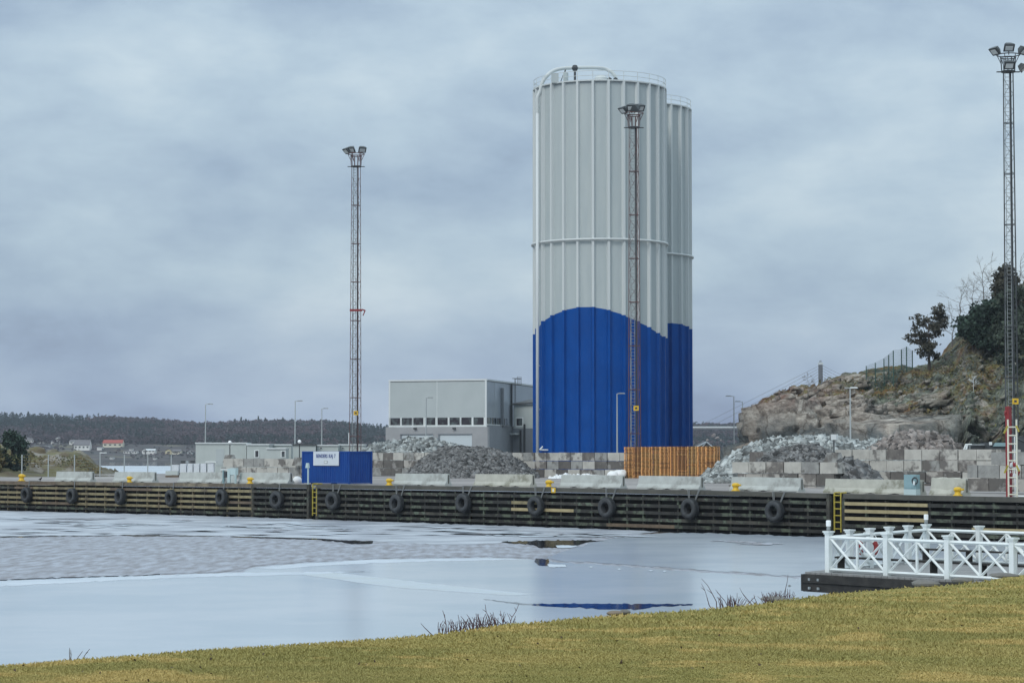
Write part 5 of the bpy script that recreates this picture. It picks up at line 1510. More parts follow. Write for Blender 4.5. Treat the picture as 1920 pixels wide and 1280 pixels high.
def clump_tree(name, base, H, rx, label, mt, n, seed, shape='dense', lo=.1, size=.42, group=None):
    g_ = np.random.default_rng(seed); o = empty(name, base, label, 'tree', group)
    q = MB(); q.tube(base + Vector((0, 0, -.6)), base + Vector((0, 0, H * .85)), .04 * H * .5 + .05, .03, 7)
    C_ = []; nb = 46
    for k in range(nb):
        f = lo + (1 - lo) * g_.random() ** .9
        if shape == 'cone': rr_ = rx * (1 - f) ** .8 + .15
        elif shape == 'column': rr_ = rx * (.55 + .45 * math.sin(math.pi * min(1, f * .9 + .1)))
        else: rr_ = rx * math.sqrt(max(0, 1 - (2 * (f - .45)) ** 2 * .8))
        a = g_.uniform(0, 2 * math.pi); rad = rr_ * g_.uniform(.45, 1.05)
        c = base + Vector((math.cos(a) * rad, math.sin(a) * rad, H * f)); C_.append(tuple(c))
        q.tube(base + Vector((0, 0, H * f * .8)), c, .05, .015, 4, cap=False)
    q.build('trunk', M['bark'], o)
    C_ = np.array(C_); idx = g_.integers(0, nb, n)
    pts = C_[idx] + g_.normal(0, 1, (n, 3)) * np.array([rx * .17, rx * .17, H * .045])
    quads('crown', pts, g_.uniform(size * .5, size * 1.25, n), mt, o)
    return o
clump_tree('pine_tree', hx(1886, 600) , 6.3, 1.5, 'tall dark pine on the skyline behind the right mast', M['pine_brown'], 3800, 31, 'dense', lo=.2, size=.34)
for i, (x, y, h, w, lb) in enumerate(((1848, 662, 5.0, 2.9, 'broad dark green conifer bush on the slope'), (1822, 652, 3.2, 1.6, 'small dark conifer at the left edge of the evergreen clump'), (1872, 664, 6.4, 2.4, 'taller dark conifer left of the right mast'),
                                      (1836, 626, 2.9, 1.1, 'pointed dark conifer top at the crest, below a bare tree'))):
    clump_tree('conifer', hx(x, y), h, w, lb, M['conifer'], 5200, 40 + i, 'dense' if i != 3 else 'cone', lo=.02, size=.38, group='evergreens on the right slope')
for i, (x, y, h, w, lb) in enumerate(((1905, 650, 6, 2.6, 'dark evergreen directly behind the right mast'), (1925, 700, 6, 2.8, 'dark evergreen at the right picture edge, lower down'), (1885, 640, 4.2, 2.0, 'olive-brown bushy evergreen behind the mast and below the tall pine'))):
    clump_tree('evergreen_bush', hx(x, y), h, w, lb, M['pine'], 4200, 60 + i, 'dense', lo=.0, size=.4, group='evergreen bushes by the right mast')

# fence on the hill
def hill_fence():
    posts = [(1629, 729, 686), (1641, 727, 680), (1655, 731, 672), (1667, 712, 665), (1679, 727, 657), (1690, 694, 655), (1699.5, 700, 650), (1711, 690, 658)]
    b0 = hx(1629, 729); o = empty('mesh_fence', b0, 'green mesh fence with tall posts climbing the rock hill', 'fence')
    P_ = []
    for x, yb, yt in posts:
        b_ = hx(x, max(yb - 4, 690)); t = P(x, yt, b_.y); q = MB(); q.tube((b_.x, b_.y, b_.z - .4), (b_.x, b_.y, t.z), .06, n=6); q.build('post', M['green_mesh'], o); P_.append((Vector((b_.x, b_.y, b_.z)), Vector((b_.x, b_.y, t.z))))
    q = MB()
    for (a0, a1), (c0, c1) in zip(P_[:-1], P_[1:]):
        for i in range(15):
            t = i / 14; q.tube(a0.lerp(a1, t), c0.lerp(c1, t), .010, n=3, cap=False)
        for i in range(1, 9):
            t = i / 9; q.tube(a0.lerp(c0, t), a1.lerp(c1, t), .008, n=3, cap=False)
    q.build('mesh_panel', M['green_mesh'], o)
hill_fence()

# ------------------------------------------------------------------ headland at the left, its pine and the quay fence
def head_disp(V, T, PX, HH, CF):
    p = V.reshape(-1, 3); f = lambda a: a.reshape(T.shape)
    d1, d2, rid = worley(p * np.array([.22, .2, .5])); W = V.copy(); fade = np.clip(HH / 3, 0, 1)
    n = f(fbm(p * .18, 4)); W[..., 2] += (n * .8 + (f(rid) - .5) * .9) * fade * np.clip(T * 5, 0, 1); W[..., 1] -= n * 2 * fade
    return W
M['headland'] = mat('headland_rock_and_grass', (.16, .15, .07), .9, (.12, .095, .06), .35, 6, (.4, .6), .5, 2, col3=(.26, .24, .21), n3scale=.16, c3=(.5, .58), bdist=.2)
ridge_hill('headland', np.arange(-320, 222, 3.), [(-320, 822), (-60, 828), (20, 836), (60, 840), (90, 848), (110, 846), (150, 846), (168, 856), (180, 872), (200, 880), (216, 888), (222, 893)],
           [(-320, 275), (100, 285), (180, 300), (222, 320)], [(-320, 60), (100, 45), (222, 22)], 1.2, [(-320, .35), (222, .3)], M['headland'], head_disp, nt=70, back=14)
ridge_hill('skerry', np.arange(160, 226, 2.), [(160, 893), (170, 880), (185, 877), (203, 879), (216, 884), (226, 890)], [(160, 330), (226, 340)], [(160, 12), (226, 10)], -.3, [(160, .4), (226, .4)], M['headland'], head_disp, nt=40, back=6)
clump_tree('pine_tree', Vector((*P(22, 872, 292).xy, 2.6)), 5.2, 1.7, 'dark round pine on the headland at the left edge', M['conifer'], 5200, 71, 'dense', lo=.12, size=.36)
clump_tree('bush', Vector((*P(-14, 872, 288).xy, 2.6)), 3.9, 1.2, 'olive bush cut by the left picture edge', M['heath'], 2500, 72, 'dense', lo=.05, size=.36)
g = np.random.default_rng(8); n = 5000
pxs = g.uniform(-40, 190, n); Ys = g.uniform(288, 322, n); kx = (pxs - 960) / F * CP * Ys
zz = EYE + (850 - np.interp(pxs, [-60, 60, 110, 150, 180, 200], [850, 862, 862, 862, 880, 888])) / F * Ys + g.uniform(-.9, .5, n)
nz = fbm(np.stack([kx * .2, Ys * .2, zz * 0], 1), 3) > .05
o = quads('heath', np.stack([kx, Ys, zz], 1)[nz], .3, M['heath'], asp=.5); tag(o, 'yellow-brown scrub on the headland', 'heath', kind='stuff')
def quay_fence():
    xs_ = [41, 90.5, 139.5, 187.5, 233, 277, 321]
    o = empty('fence', P(41, 895, 249), 'tall thin-posted wire fence along the far left quay edge', 'fence')
    Yf = lambda x: 249 + (x - 41) * .05
    pr = None
    for x in xs_:
        b_ = P(x, 880, Yf(x)); g_ = gz(b_.x, b_.y); t = P(x, 852 if x != 187.5 else 848.5, Yf(x))
        q = MB(); q.tube((b_.x, b_.y, g_ - .3), (b_.x, b_.y, t.z), .065, n=6); q.build('post', M['pole'], o)
        if pr:
            q = MB()
            for k in range(9): zf = k / 8; q.tube((pr.x, pr.y, 2.7 + (pr.z - 2.7) * zf), (b_.x, b_.y, 2.7 + (t.z - 2.7) * zf), .008, n=3, cap=False)
            q.build('wire_panel', M['steel_grey'], o)
        pr = t
    a = P(187.5, 848.5, Yf(187.5)); o2 = empty('small_lamp', a, 'short lamp head reaching right from a fence post by the fjord', 'lamp'); q = MB(); q.box(a + Vector((.35, 0, 0)), (.75, .2, .12)); q.build('lamp_head', M['trim'], o2); q = MB(); q.tube(a + Vector((0, 0, -.3)), a, .05, n=6); q.build('arm', M['pole'], o2)
quay_fence()

# ------------------------------------------------------------------ far shore
def far_disp(V, T, PX, HH, CF):
    p = V.reshape(-1, 3); W = V.copy(); W[..., 2] += fbm(p * .012, 3).reshape(T.shape) * 2.0 * np.clip(T * 4, 0, 1) * (T < .9); return W
FR = [(-700, 776), (0, 787), (60, 788), (100, 790), (150, 793), (200, 790), (300, 796), (400, 803), (440, 799), (500, 797), (560, 799), (600, 798), (650, 803), (700, 808), (735, 812), (1000, 812), (1240, 806), (1330, 804), (1400, 804), (1600, 800), (2600, 790)]
M['far_ground'] = mat('far_slope_ground', (.075, .06, .06), .95, (.035, .035, .035), .05, 6, (.42, .58), col3=(.13, .115, .07), n3scale=.02, c3=(.55, .6))
FO, FV = ridge_hill('hills', np.arange(-700, 2600, 12.), FR, [(-700, 1460), (2600, 1460)], [(-700, 700), (2600, 700)], -.5, [(-700, .12), (2600, .12)], M['far_ground'], far_disp, nt=45, back=30, profile_p=1.0)
g = np.random.default_rng(21)
def far_z(px, t):
    ci = np.clip((px + 700) / 12, 0, FV.shape[0] - 2).astype(int); ts = np.concatenate([np.linspace(0, .10, 15, endpoint=False), np.linspace(.10, 1, 30, endpoint=False), np.linspace(1, 1.6, 12)])
    ti = np.clip(np.searchsorted(ts, t) - 1, 0, len(ts) - 2); fr_ = (t - ts[ti]) / (ts[ti + 1] - ts[ti])
    cx = ((px + 700) / 12 - ci)[:, None]; lo, hi = FV[ci, ti] * (1 - cx) + FV[ci + 1, ti] * cx, FV[ci, ti + 1] * (1 - cx) + FV[ci + 1, ti + 1] * cx
    return lo * (1 - fr_)[:, None] + hi * fr_[:, None]
def forest(name, label, n, m, kind, sel, seed, hgt, rad, per, fsz):
    g = np.random.default_rng(seed)
    px = g.uniform(-420, 1480, n); px = px[(px < 740) | (px > 1270)]
    t = g.uniform(.03, 1.0, len(px)) ** .9
    B = far_z(px, t); s = sel(px, t, fbm(np.stack([B[:, 0] * .009, B[:, 1] * .009, B[:, 0] * 0], 1) + 3, 3)); B = B[s]
    k = len(B); H = g.uniform(.65, 1.2, k) * hgt
    f = g.random((k, per)); a = g.uniform(0, 2 * math.pi, (k, per))
    if kind == 'cone': rr_ = rad * (1 - f) ** .8 * g.uniform(.5, 1, (k, per)) + .3
    else: rr_ = rad * np.sqrt(np.maximum(0, 1 - (2 * (f - .5)) ** 2)) * g.uniform(.3, 1, (k, per)); f = .3 + .7 * f
    c = np.stack([B[:, None, 0] + rr_ * np.cos(a), B[:, None, 1] + rr_ * np.sin(a), B[:, None, 2] + f * H[:, None]], -1).reshape(-1, 3)
    o = quads(name, c, g.uniform(fsz * .6, fsz * 1.3, len(c)), m, flat=.2); tag(o, label, 'forest', kind='stuff')
M['far_bare'] = mat('far_bare_crowns', (.095, .060, .070), .95, (.055, .042, .050), .02, 4, (.4, .6), island=.3)
M['far_con'] = mat('far_conifer_crowns', (.014, .030, .030), .95, (.010, .022, .020), .02, 4, island=.3)
housezone = lambda px, t: (t < .33) & (px < 372) & (px > 36)
forest('woodland', 'bare purple-brown woodland on the hills across the fjord', 20000, M['far_bare'], 'ball', lambda px, t, nz: ((nz < .25) | (t < .6)) & ~housezone(px, t) & ((px < 420) | (nz < .05) | (t < .3)), 1, 5.5, 2.6, 22, 1.9)
forest('woodland', 'dark conifers along the skyline and shore across the fjord', 15000, M['far_con'], 'cone', lambda px, t, nz: ((nz > .18) & (t > .45)) | ((px > 380) & (nz > -.10) & (t > .15)) | ((px < 70) & (t > .55) & (nz > -.15)) | ((px > 250) & (px < 400) & (nz > .1) & (t > .33)), 2, 7, 2.3, 22, 1.5)
forest('scrub', 'low leafless scrub between the far houses and the shore', 9000, M['far_bare'], 'ball', lambda px, t, nz: housezone(px, t) & (nz < .15), 5, .9, 1.4, 12, .9)
forest('scrub', 'dark bushes among the far houses', 2500, M['far_con'], 'ball', lambda px, t, nz: housezone(px, t) & (nz > .2), 6, 1.1, 1.0, 12, .7)
forest('scrub', 'loose leafless trees among the far houses', 900, M['far_bare'], 'ball', lambda px, t, nz: (t < .33) & (px < 372) & (px > 36) & (((px * .037) % 1) < .45), 7, 3.6, 1.8, 16, 1.0)
# skyline trees that stand out singly
for i, (px, h_) in enumerate(((8, 11), (24, 10), (30, 9), (52, 13), (62, 8), (91, 12), (97, 8), (440, 10), (452, 13), (461, 9), (484, 14), (497, 10), (530, 12), (547, 10), (585, 8), (640, 8))):
    t_ = .97; b_ = far_z(np.array([float(px)]), np.array([t_]))[0]; b_ = Vector(b_)
    o = empty('conifer', b_, 'single dark tree standing above the far forest skyline', 'tree', 'single trees on the far skyline')
    g_ = np.random.default_rng(200 + i); n = 90; h_ = h_ * .45; f = g_.random(n); a = g_.uniform(0, 6.28, n); rr_ = (1.9 if i % 3 else 2.8) * (1 - f) ** .7 * g_.uniform(.3, 1, n)
    quads('crown', np.stack([b_.x + rr_ * np.cos(a), b_.y + rr_ * np.sin(a), b_.z + 2 + f * (h_ + 1)], 1), 1.3, M['far_con'], o)
    q = MB(); q.tube(b_, b_ + Vector((0, 0, h_ * .8)), .4, .1, 5); q.build('trunk', M['bark'], o)
M['h_white'] = mat('white_house_wall', (.80, .80, .78), .7); M['h_yellow'] = mat('yellow_house_wall', (.66, .58, .36), .7); M['h_red'] = mat('red_tile_roof', (.36, .07, .05), .7)
M['h_roof'] = mat('grey_house_roof', (.16, .15, .16), .7); M['h_cream'] = mat('cream_house_wall', (.74, .70, .56), .7)
_fp = FV.reshape(-1, 3)[:]
_d2 = _fp[:, 1] * CP + (_fp[:, 2] - EYE) * SP; _fx = 960 + F * _fp[:, 0] / _d2; _fy = 640 - F * (-_fp[:, 1] * SP + (_fp[:, 2] - EYE) * CP) / _d2
def house(px, ybase, w, h_, label, wall='h_white', roof='h_roof', gable=False, Y=1520, dep=8, nwin=3, rz=0, rh=.75):
    Y0_ = Y; k_ = (_fx - px) ** 2 + (_fy - ybase) ** 2; Y = float(_fp[np.argmin(k_), 1]) if Y0_ == 1520 else Y
    b_ = P(px, ybase - 1.2, Y); dep = dep * 1.1; o = empty('house', b_, label, 'house', 'houses across the fjord')
    s = Y / F * 1.22; W, H = w * s, h_ * s * 1.05
    q = MB(); q.box((b_.x, b_.y + dep / 2, b_.z + H / 2 - 1.5), (W, dep, H + 3)); q.build('wall', M[wall], o)
    x0, x1, y0, y1, z = b_.x - W / 2 - .4, b_.x + W / 2 + .4, b_.y - .5, b_.y + dep + .5, b_.z + H
    q = MB(); ym = (y0 + y1) / 2; xm = (x0 + x1) / 2; zz = z + H * rh
    if gable: q.add([(x0, y0, z), (x1, y0, z), (xm, y0, zz), (x0, y1, z), (x1, y1, z), (xm, y1, zz)], [(0, 2, 5, 3), (2, 1, 4, 5)]); 
    else: q.add([(x0, y0, z), (x1, y0, z), (x1, y1, z), (x0, y1, z), (x0 + .3, ym, zz), (x1 - .3, ym, zz)], [(0, 1, 5, 4), (2, 3, 4, 5)])
    q.build('roof', M[roof], o)
    q = MB()
    if gable: q.add([(x0 + .5, y0 + .5, z - .05), (x1 - .5, y0 + .5, z - .05), (xm, y0 + .5, zz - .3)], [(0, 1, 2)])
    else:
        for xx in (x0 + .45, x1 - .45): q.add([(xx, y0 + .3, z), (xx, y1 - .3, z), (xx, ym, zz - .2)], [(0, 1, 2)])
    q.build('gable', M[wall], o)
    for i in range(nwin):
        x = b_.x - W / 2 + W * (i + .5) / nwin; q = MB(); q.box((x, b_.y - .03, b_.z + H * .5), (W / nwin * .45, .12, H * .38)); q.build('window', M['glass'], o)
house(54, 830.5, 14, 4.5, 'long low white house leftmost on the far slope, behind the pine', nwin=4)
house(73, 830, 15, 5, 'white gabled house with a wing on the far slope', gable=True)
house(75, 838, 30, 2.2, 'low grey terrace building below the leftmost white houses', wall='hall_low', nwin=0, rh=.1)
house(107, 831, 9, 5, 'small white gabled house alone on the far slope', gable=True, nwin=2)
house(99, 831.5, 6, 2.2, 'tiny white garage beside the small gabled house', nwin=0)
house(134, 833, 7, 3.5, 'small white outbuilding left of the big white house', nwin=1)
house(153, 843, 24, 6, 'largest white house with a grey roof across the fjord', nwin=4, rh=1.3)
house(211, 838, 30, 5, 'cream house with a bright red roof across the fjord', wall='h_cream', roof='h_red', nwin=4, rh=1.0)
house(186, 841.5, 7, 1.6, 'tiny pale shed between the big white and the red-roofed house', nwin=0)
house(244, 851, 21, 3.2, 'long low white house between the red-roofed and grey-roofed houses', nwin=5, rh=.3)
house(245, 844.5, 5, 1.3, 'tiny white shed above the long low white house', nwin=0)
house(270, 849.5, 6, 3.5, 'small white end wing left of the pale grey-roofed house', nwin=1, gable=True)
house(281, 849, 15, 3, 'pale house with a light grey roof across the fjord', roof='trim', nwin=3)
house(316, 851, 10, 4, 'yellow gabled house across the fjord', wall='h_yellow', gable=True, nwin=1)
house(330, 851, 14, 3.5, 'cream house with a brownish roof right of the yellow one', wall='h_cream', nwin=3)
house(356, 853, 8, 4, 'pale gabled house next to the plain box building', gable=True, nwin=1, wall='hall_up')
house(208.5, 863.5, 5, 4, 'white boathouse at the water, below the red-roofed house', Y=1490, nwin=0, rh=.15)
house(289, 863.5, 4, 3.4, 'small white boathouse at the water, right one', Y=1490, nwin=0, rh=.15)
house(347, 868.5, 3.5, 3, 'tiny white hut at the water by the black crates', Y=1300, nwin=0, rh=.15)
o = None
# hillside clearing with pale rock beyond the bridge
M['far_rock'] = mat('far_pale_rock', (.30, .25, .23), .9, (.18, .15, .14), .05, 4)
for i, (x, y, w, h_) in enumerate(((1338, 816, 8, 6), (1345, 821, 10, 5), (1327, 824, 6, 4), (1352, 824, 5, 3))):
    c = P(x, y, 1500); q = MB(); k = 10
    prof = [(0, -h_ * .17)] + [(w * .17 * math.sin(math.pi * j / 6), -h_ * .17 * math.cos(math.pi * j / 6)) for j in range(1, 6)] + [(0, h_ * .17)]
    q.lathe(c, prof, 9); V = np.array([tuple(v) for v in q.v]); V += fbm(V * .5, 3)[:, None] * .7; V[:, 1] = c.y + (V[:, 1] - c.y) * .6
    me = bpy.data.meshes.new('rock'); me.from_pydata(V.tolist(), [], q.f); me.materials.append(M['far_rock']); o = bpy.data.objects.new('rock_outcrop', me); C.objects.link(o)
    tag(o, 'pale rock patch on the far hillside under the bridge deck', 'rock', 'pale rock patches under the bridge')

# ------------------------------------------------------------------ cable-stayed bridge far away
def bridge():
    Yb = 1400.
    tb = P(1539.5, 850, Yb); tt_ = P(1539.5, 684, Yb); dk_ = EYE + (850 - 801) / F * Yb
    o = empty('cable_stayed_bridge', Vector((tb.x, Yb, 0)), 'distant cable-stayed bridge with one tower above the rock hill', 'bridge')
    q = MB(); q.box((tb.x, Yb, dk_ / 2), (2.2, 4, dk_ + 8)); q.box((tb.x, Yb, (dk_ + tt_.z) / 2), (2.6, 3, tt_.z - dk_), top=(.9, 1)); q.build('tower', M['bridge'], o)
    q = MB(); q.box((tb.x, Yb, tt_.z + .8), (2.8, 3.2, 1.3)); q.build('tower_cap', M['trim'], o)
    q = MB(); zt = P(1539.5, 674, Yb).z; q.tube((tb.x - .5, Yb, tt_.z), (tb.x - .5, Yb, zt - .8), .22, n=6); q.tube((tb.x + .5, Yb, tt_.z), (tb.x + .5, Yb, zt - 1.5), .22, n=6); q.box((tb.x, Yb, zt - 1), (1.3, .8, .8)); q.build('beacon', M['steel_grey'], o)
    q = MB(); x0 = P(1150, 850, Yb).x; x1 = P(1800, 850, Yb).x; q.box(((x0 + x1) / 2, Yb, dk_), (x1 - x0, 10, 1.1)); q.build('deck', M['trim'], o)
    q = MB(); q.box(((x0 + x1) / 2, Yb - 5.1, dk_ - .8), (x1 - x0, .4, .9)); q.build('girder', M['bridge'], o)
    for px in (1300, 1420): w = P(px, 850, Yb); q = MB(); q.box((w.x, Yb, dk_ / 2 - 1), (1.6, 4, dk_)); 
    for k, px in enumerate((1305, 1330, 1358, 1385, 1412, 1440)):
        e = P(px, 801, Yb); q = MB(); q.tube((tb.x, Yb - 2, tt_.z - k * 1.6), (e.x, Yb - 4, dk_), .085, n=4); q.build('stay_cable', M['bridge'], o)
        e = P(2 * 1539.5 - px, 801, Yb); q = MB(); q.tube((tb.x, Yb - 2, tt_.z - k * 1.6), (e.x, Yb - 4, dk_), .085, n=4); q.build('stay_cable', M['bridge'], o)
bridge()
# ------------------------------------------------------------------ lawn in the foreground
EDGE = [(-900, 1330), (-300, 1275), (0, 1247), (200, 1232), (400, 1217), (600, 1204), (800, 1190), (960, 1169), (1100, 1156), (1200, 1148), (1300, 1143), (1400, 1133), (1480, 1123), (1560, 1111),
        (1640, 1105), (1700, 1100), (1780, 1096), (1840, 1089), (1880, 1081), (1930, 1074), (2100, 1055), (2600, 1030)]
def lz(Y): return 3.6 - .024 * Y
def lawn_pt(px, py):
    a, b_ = (px - 960) / F, (640 - py) / F; dy, dz = CP - b_ * SP, SP + b_ * CP
    k = dz / dy; Y = (3.6 - EYE) / (k + .024); return Vector((a / dy * Y, Y, lz(Y)))
ex = np.arange(-900, 2600, 10.); ey = np.interp(ex, [a for a, _ in EDGE], [b_ for _, b_ in EDGE])
E = [lawn_pt(x, y) for x, y in zip(ex, ey)]
rowsL = []
fr_list = [0, .012, .03, .06, .1, .16, .24, .34, .46, .6, .76, .9, 1]
for e in E:
    col = []
    near = Vector((e.x * .1 + (0), 2.0, lz(2.0)))
    for f in fr_list:
        p = e.lerp(near, f); p.z = lz(p.y)
        if f == 0: p.z -= .05
        col.append((p.x, p.y, p.z))
    # the bank down to the water
    pre = [(e.x + e.x / e.y * 1.6, e.y + 2.2, -.3), (e.x + e.x / e.y * .5, e.y + .7, e.z - .7), (e.x + e.x / e.y * .12, e.y + .18, e.z - .16)]
    rowsL.append(pre + col)
V = np.array(rowsL); n, m = V.shape[:2]; idx = np.arange(n * m).reshape(n, m)
M['lawn'] = mat('winter_lawn', (.35, .30, .11), .95, (.27, .245, .07), .8, 8, (.4, .6), .5, 60, col3=(.34, .27, .09), n3scale=.12, c3=(.45, .6), spec=.1, stretch=(1, 1.6, 1))
o = npmesh('lawn', V.reshape(-1, 3), np.stack([idx[:-1, :-1], idx[:-1, 1:], idx[1:, 1:], idx[1:, :-1]], -1).reshape(-1, 4), M['lawn'], None, True); tag(o, kind='structure')
# grass blades, denser where the lawn is near
g = np.random.default_rng(99); n = 430000
px = g.uniform(-60, 1980, n); ye = np.interp(px, [a for a, _ in EDGE], [b_ for _, b_ in EDGE])
py = ye + (1335 - ye) * g.random(n) ** .72 + .3
a, b_ = (px - 960) / F, (640 - py) / F; dy, dz = CP - b_ * SP, SP + b_ * CP
Y = (3.6 - EYE) / (dz / dy + .024); X = a / dy * Y; Z = 3.6 - .024 * Y
patch = fbm(np.stack([X * .45, Y * .22, X * 0], 1), 4)
h = (.017 + .013 * g.random(n)) * (1 + .35 * patch) * np.clip(Y / 24, .8, 1.6)
th = g.uniform(0, 2 * math.pi, n); wd = (.007 + .005 * g.random(n)) * np.clip(Y / 20, 1, 2.6)
lean = g.normal(0, .6, (n, 2)) * h[:, None]
B = np.stack([X, Y, Z - .003], 1); dx = np.stack([np.cos(th) * wd, np.sin(th) * wd * .3, 0 * wd], 1)
Vg = np.stack([B - dx, B + dx, B + np.concatenate([lean, h[:, None]], 1)], 1).reshape(-1, 3)
M['blade'] = mat('grass_blade', (.375, .32, .125), .9, (.285, .265, .10), .55, 6, (.40, .60), island=.22, col3=(.48, .375, .15), n3scale=.9, c3=(.52, .60), spec=.1, stretch=(.8, .8, 1))
o = npmesh('grass', Vg, np.arange(3 * n).reshape(n, 3), M['blade']); tag(o, 'short yellow-green winter grass', 'grass', kind='stuff')

# a few dead leaves on the grass
n = 60; px = g.uniform(0, 1920, n); ye = np.interp(px, [a for a, _ in EDGE], [b_ for _, b_ in EDGE]); py = ye + 8 + (1275 - ye) * g.random(n)
Lf_ = np.array([tuple(lawn_pt(a_, c_)) for a_, c_ in zip(px, py)]) + np.array([0, 0, .03])
M['dead_leaf'] = mat('dead_leaf', (.075, .05, .03), .9)
o = quads('leaves', Lf_, .035, M['dead_leaf'], flat=.3); tag(o, 'a few dark dead leaves on the lawn', 'leaves', kind='stuff')
# twigs, reeds and stones along the bank
def twig_patch(pxa, pxb, n, hgt, label, seed, m='twig_red', tall=()):
    r = random.Random(seed); c = lawn_pt((pxa + pxb) / 2, np.interp((pxa + pxb) / 2, ex, ey)); o = empty('shrub', c, label, 'shrub')
    q = MB()
    def st(px, H):
        y = float(np.interp(px, ex, ey)); p = lawn_pt(px, y); p = p + Vector((0, r.uniform(.1, .5), -.2)); d = Vector((r.gauss(0, .35), r.gauss(0, .3), 1)).normalized()
        L = H / 5 + .05; rad = .0095
        for k in range(5):
            nx = p + d * L; q.tube(p, nx, rad * (1 - .14 * k), rad * (1 - .14 * (k + 1)), 4, cap=False)
            if k in (1, 2, 3) and r.random() < .6: e = nx + (d + Vector((r.gauss(0, .8), r.gauss(0, .5), .2))).normalized() * H * .22; q.tube(nx, e, .006, .003, 3, cap=False)
            p = nx; d = (d + Vector((r.gauss(0, .2), r.gauss(0, .2), .05))).normalized()
    for i in range(n): st(r.triangular(pxa, pxb, pxa + (pxb - pxa) * .62), hgt * r.uniform(.35, 1.1))
    for px, H in tall: st(px, H)
    q.build('twigs', M[m], o)
twig_patch(806, 975, 95, .13, 'purple-brown leafless twigs at the lawn edge, the larger left clump', 1, tall=((838, .24), (931, .28), (948, .28), (815, .18)))
twig_patch(1352, 1400, 34, .15, 'dark leafless twigs at the bank in the middle of the right shoreline', 2, tall=((1348, .5), (1352, .4), (1378, .35)))
twig_patch(1422, 1492, 60, .12, 'tangle of brown twigs at the bank left of the wooden pier', 3, tall=((1425, .3), (1474, .5)))
twig_patch(120, 135, 4, .16, 'two tiny twigs sticking up at the left part of the lawn edge', 4, m='twig')
def stone(px, dy_, w, h_, label, m, seed):
    y = float(np.interp(px, ex, ey)) + dy_; p = lawn_pt(px, y); q = MB(); k = 7
    q.lathe(p + Vector((0, .1, h_ * .2)), [(0, -h_ * .6)] + [(w / 2 * math.sin(math.pi * j / k), -h_ * .6 * math.cos(math.pi * j / k)) for j in range(1, k)] + [(0, h_ * .6)], 12)
    V = np.array([tuple(v) for v in q.v]); d = V - np.array(p); V += d * (fbm(V * 2.2 + seed, 3)[:, None] * .35)
    me = bpy.data.meshes.new('stone'); me.from_pydata(V.tolist(), [], q.f); me.materials.append(m); o = bpy.data.objects.new('stone', me); C.objects.link(o); tag(o, label, 'stone')
M['stone'] = mat('shore_stone', (.22, .21, .19), .9, (.13, .125, .115), 3, 5, bump=.4, bscale=8); M['stone_o'] = mat('rusty_shore_stone', (.24, .19, .14), .9, (.16, .14, .11), 3, 5, bump=.4, bscale=8)
stone(1152, -.3, .22, .06, 'small rusty brown stone on the lawn edge below the dark lead in the ice', M['stone_o'], 1)
stone(1172, -.5, .16, .07, 'tiny stone right beside the rusty brown one', M['stone'], 2)
stone(1740, -1, .6, .13, 'flat grey stone where the lawn meets the pier beams', M['stone'], 3)
stone(1808, -2.5, .60, .14, 'low pale stone on the bank below the railing', M['stone'], 4)
stone(1885, 0, .6, .08, 'broad grey rock at the top right edge of the lawn', M['stone'], 5)
stone(1455, -1, .5, .08, 'low dark stones among the brown twigs', M['stone'], 6)

# ------------------------------------------------------------------ pier with the white railing
ZD = 1.78
def pp(px, py, z): return PZ(px, py, z)
ZT = ZD + 1.18
near = [PZ(1553.5, 995.5, ZT), PZ(1668, 1000, ZT), PZ(1777.5, 1004, ZT), PZ(1899, 1008, ZT)]
u_ = (near[-1] - near[0]); u_.z = 0; Ln = u_.length / 3; u_.normalize()
near = [near[0] + u_ * Ln * k for k in range(5)]
A_ = near[0]
Fc = PZ(1736.5, 982.5, ZT); v_ = (Fc - A_); v_.z = 0; Lf = v_.length; v_.normalize()
side = [A_ + v_ * Lf * k / 5 for k in (1, 2, 3, 4)]
far = [Fc, Fc + u_ * 2.15, Fc + u_ * 4.3]
pier_o = Vector((A_.x, A_.y, 0))
pr = empty('pier', pier_o, 'wooden pier deck of dark tarred beams at the lawn', 'pier')
pang = math.atan2(u_.y, u_.x)
M['deck'] = mat('grey_deck_boards', (.30, .30, .30), .8, (.22, .22, .22), 2, 5, bump=.2, bscale=10)
cor = [A_ - u_ * .75 - v_ * .35, A_ + u_ * 9 - v_ * .35, Fc + u_ * 9 + v_ * .4, Fc - u_ * .75 + v_ * .4]
q = MB(); 
nb_ = 46
for i in range(nb_):     # boards across
    t0, t1 = i / nb_, (i + .93) / nb_
    a, b_, c, d = cor[0].lerp(cor[1], t0), cor[0].lerp(cor[1], t1), cor[3].lerp(cor[2], t1), cor[3].lerp(cor[2], t0)
    q.prism([(a.x, a.y), (b_.x, b_.y), (c.x, c.y), (d.x, d.y)], ZD - .06, ZD)
q.build('deck_boards', M['deck'], pr)
def hbeam(name, a, b_, z0, z1, w, m, par):
    q = MB(); d = (b_ - a); d.z = 0; L = d.length; ang = math.atan2(d.y, d.x); c = (a + b_) / 2
    q.box((c.x, c.y, (z0 + z1) / 2), (L, w, z1 - z0), ang); return q.build(name, m, par)
M['tar'] = mat('tarred_timber', (.02, .019, .018), .85, (.038, .035, .032), 2.5, 5, (.45, .65), .3, 10)
Anear0 = cor[0] + u_ * 0; 
hbeam('edge_beam', cor[0] - v_ * .0, cor[1], ZD - .30, ZD - .065, .26, M['tar'], pr)
hbeam('edge_beam', cor[0] + v_ * .05, cor[1] + v_ * .05, ZD - .56, ZD - .315, .24, M['tar'], pr)
hbeam('edge_beam', cor[0] + u_ * .95 + v_ * .1, cor[1] + v_ * .1, ZD - .82, ZD - .575, .24, M['tar'], pr)
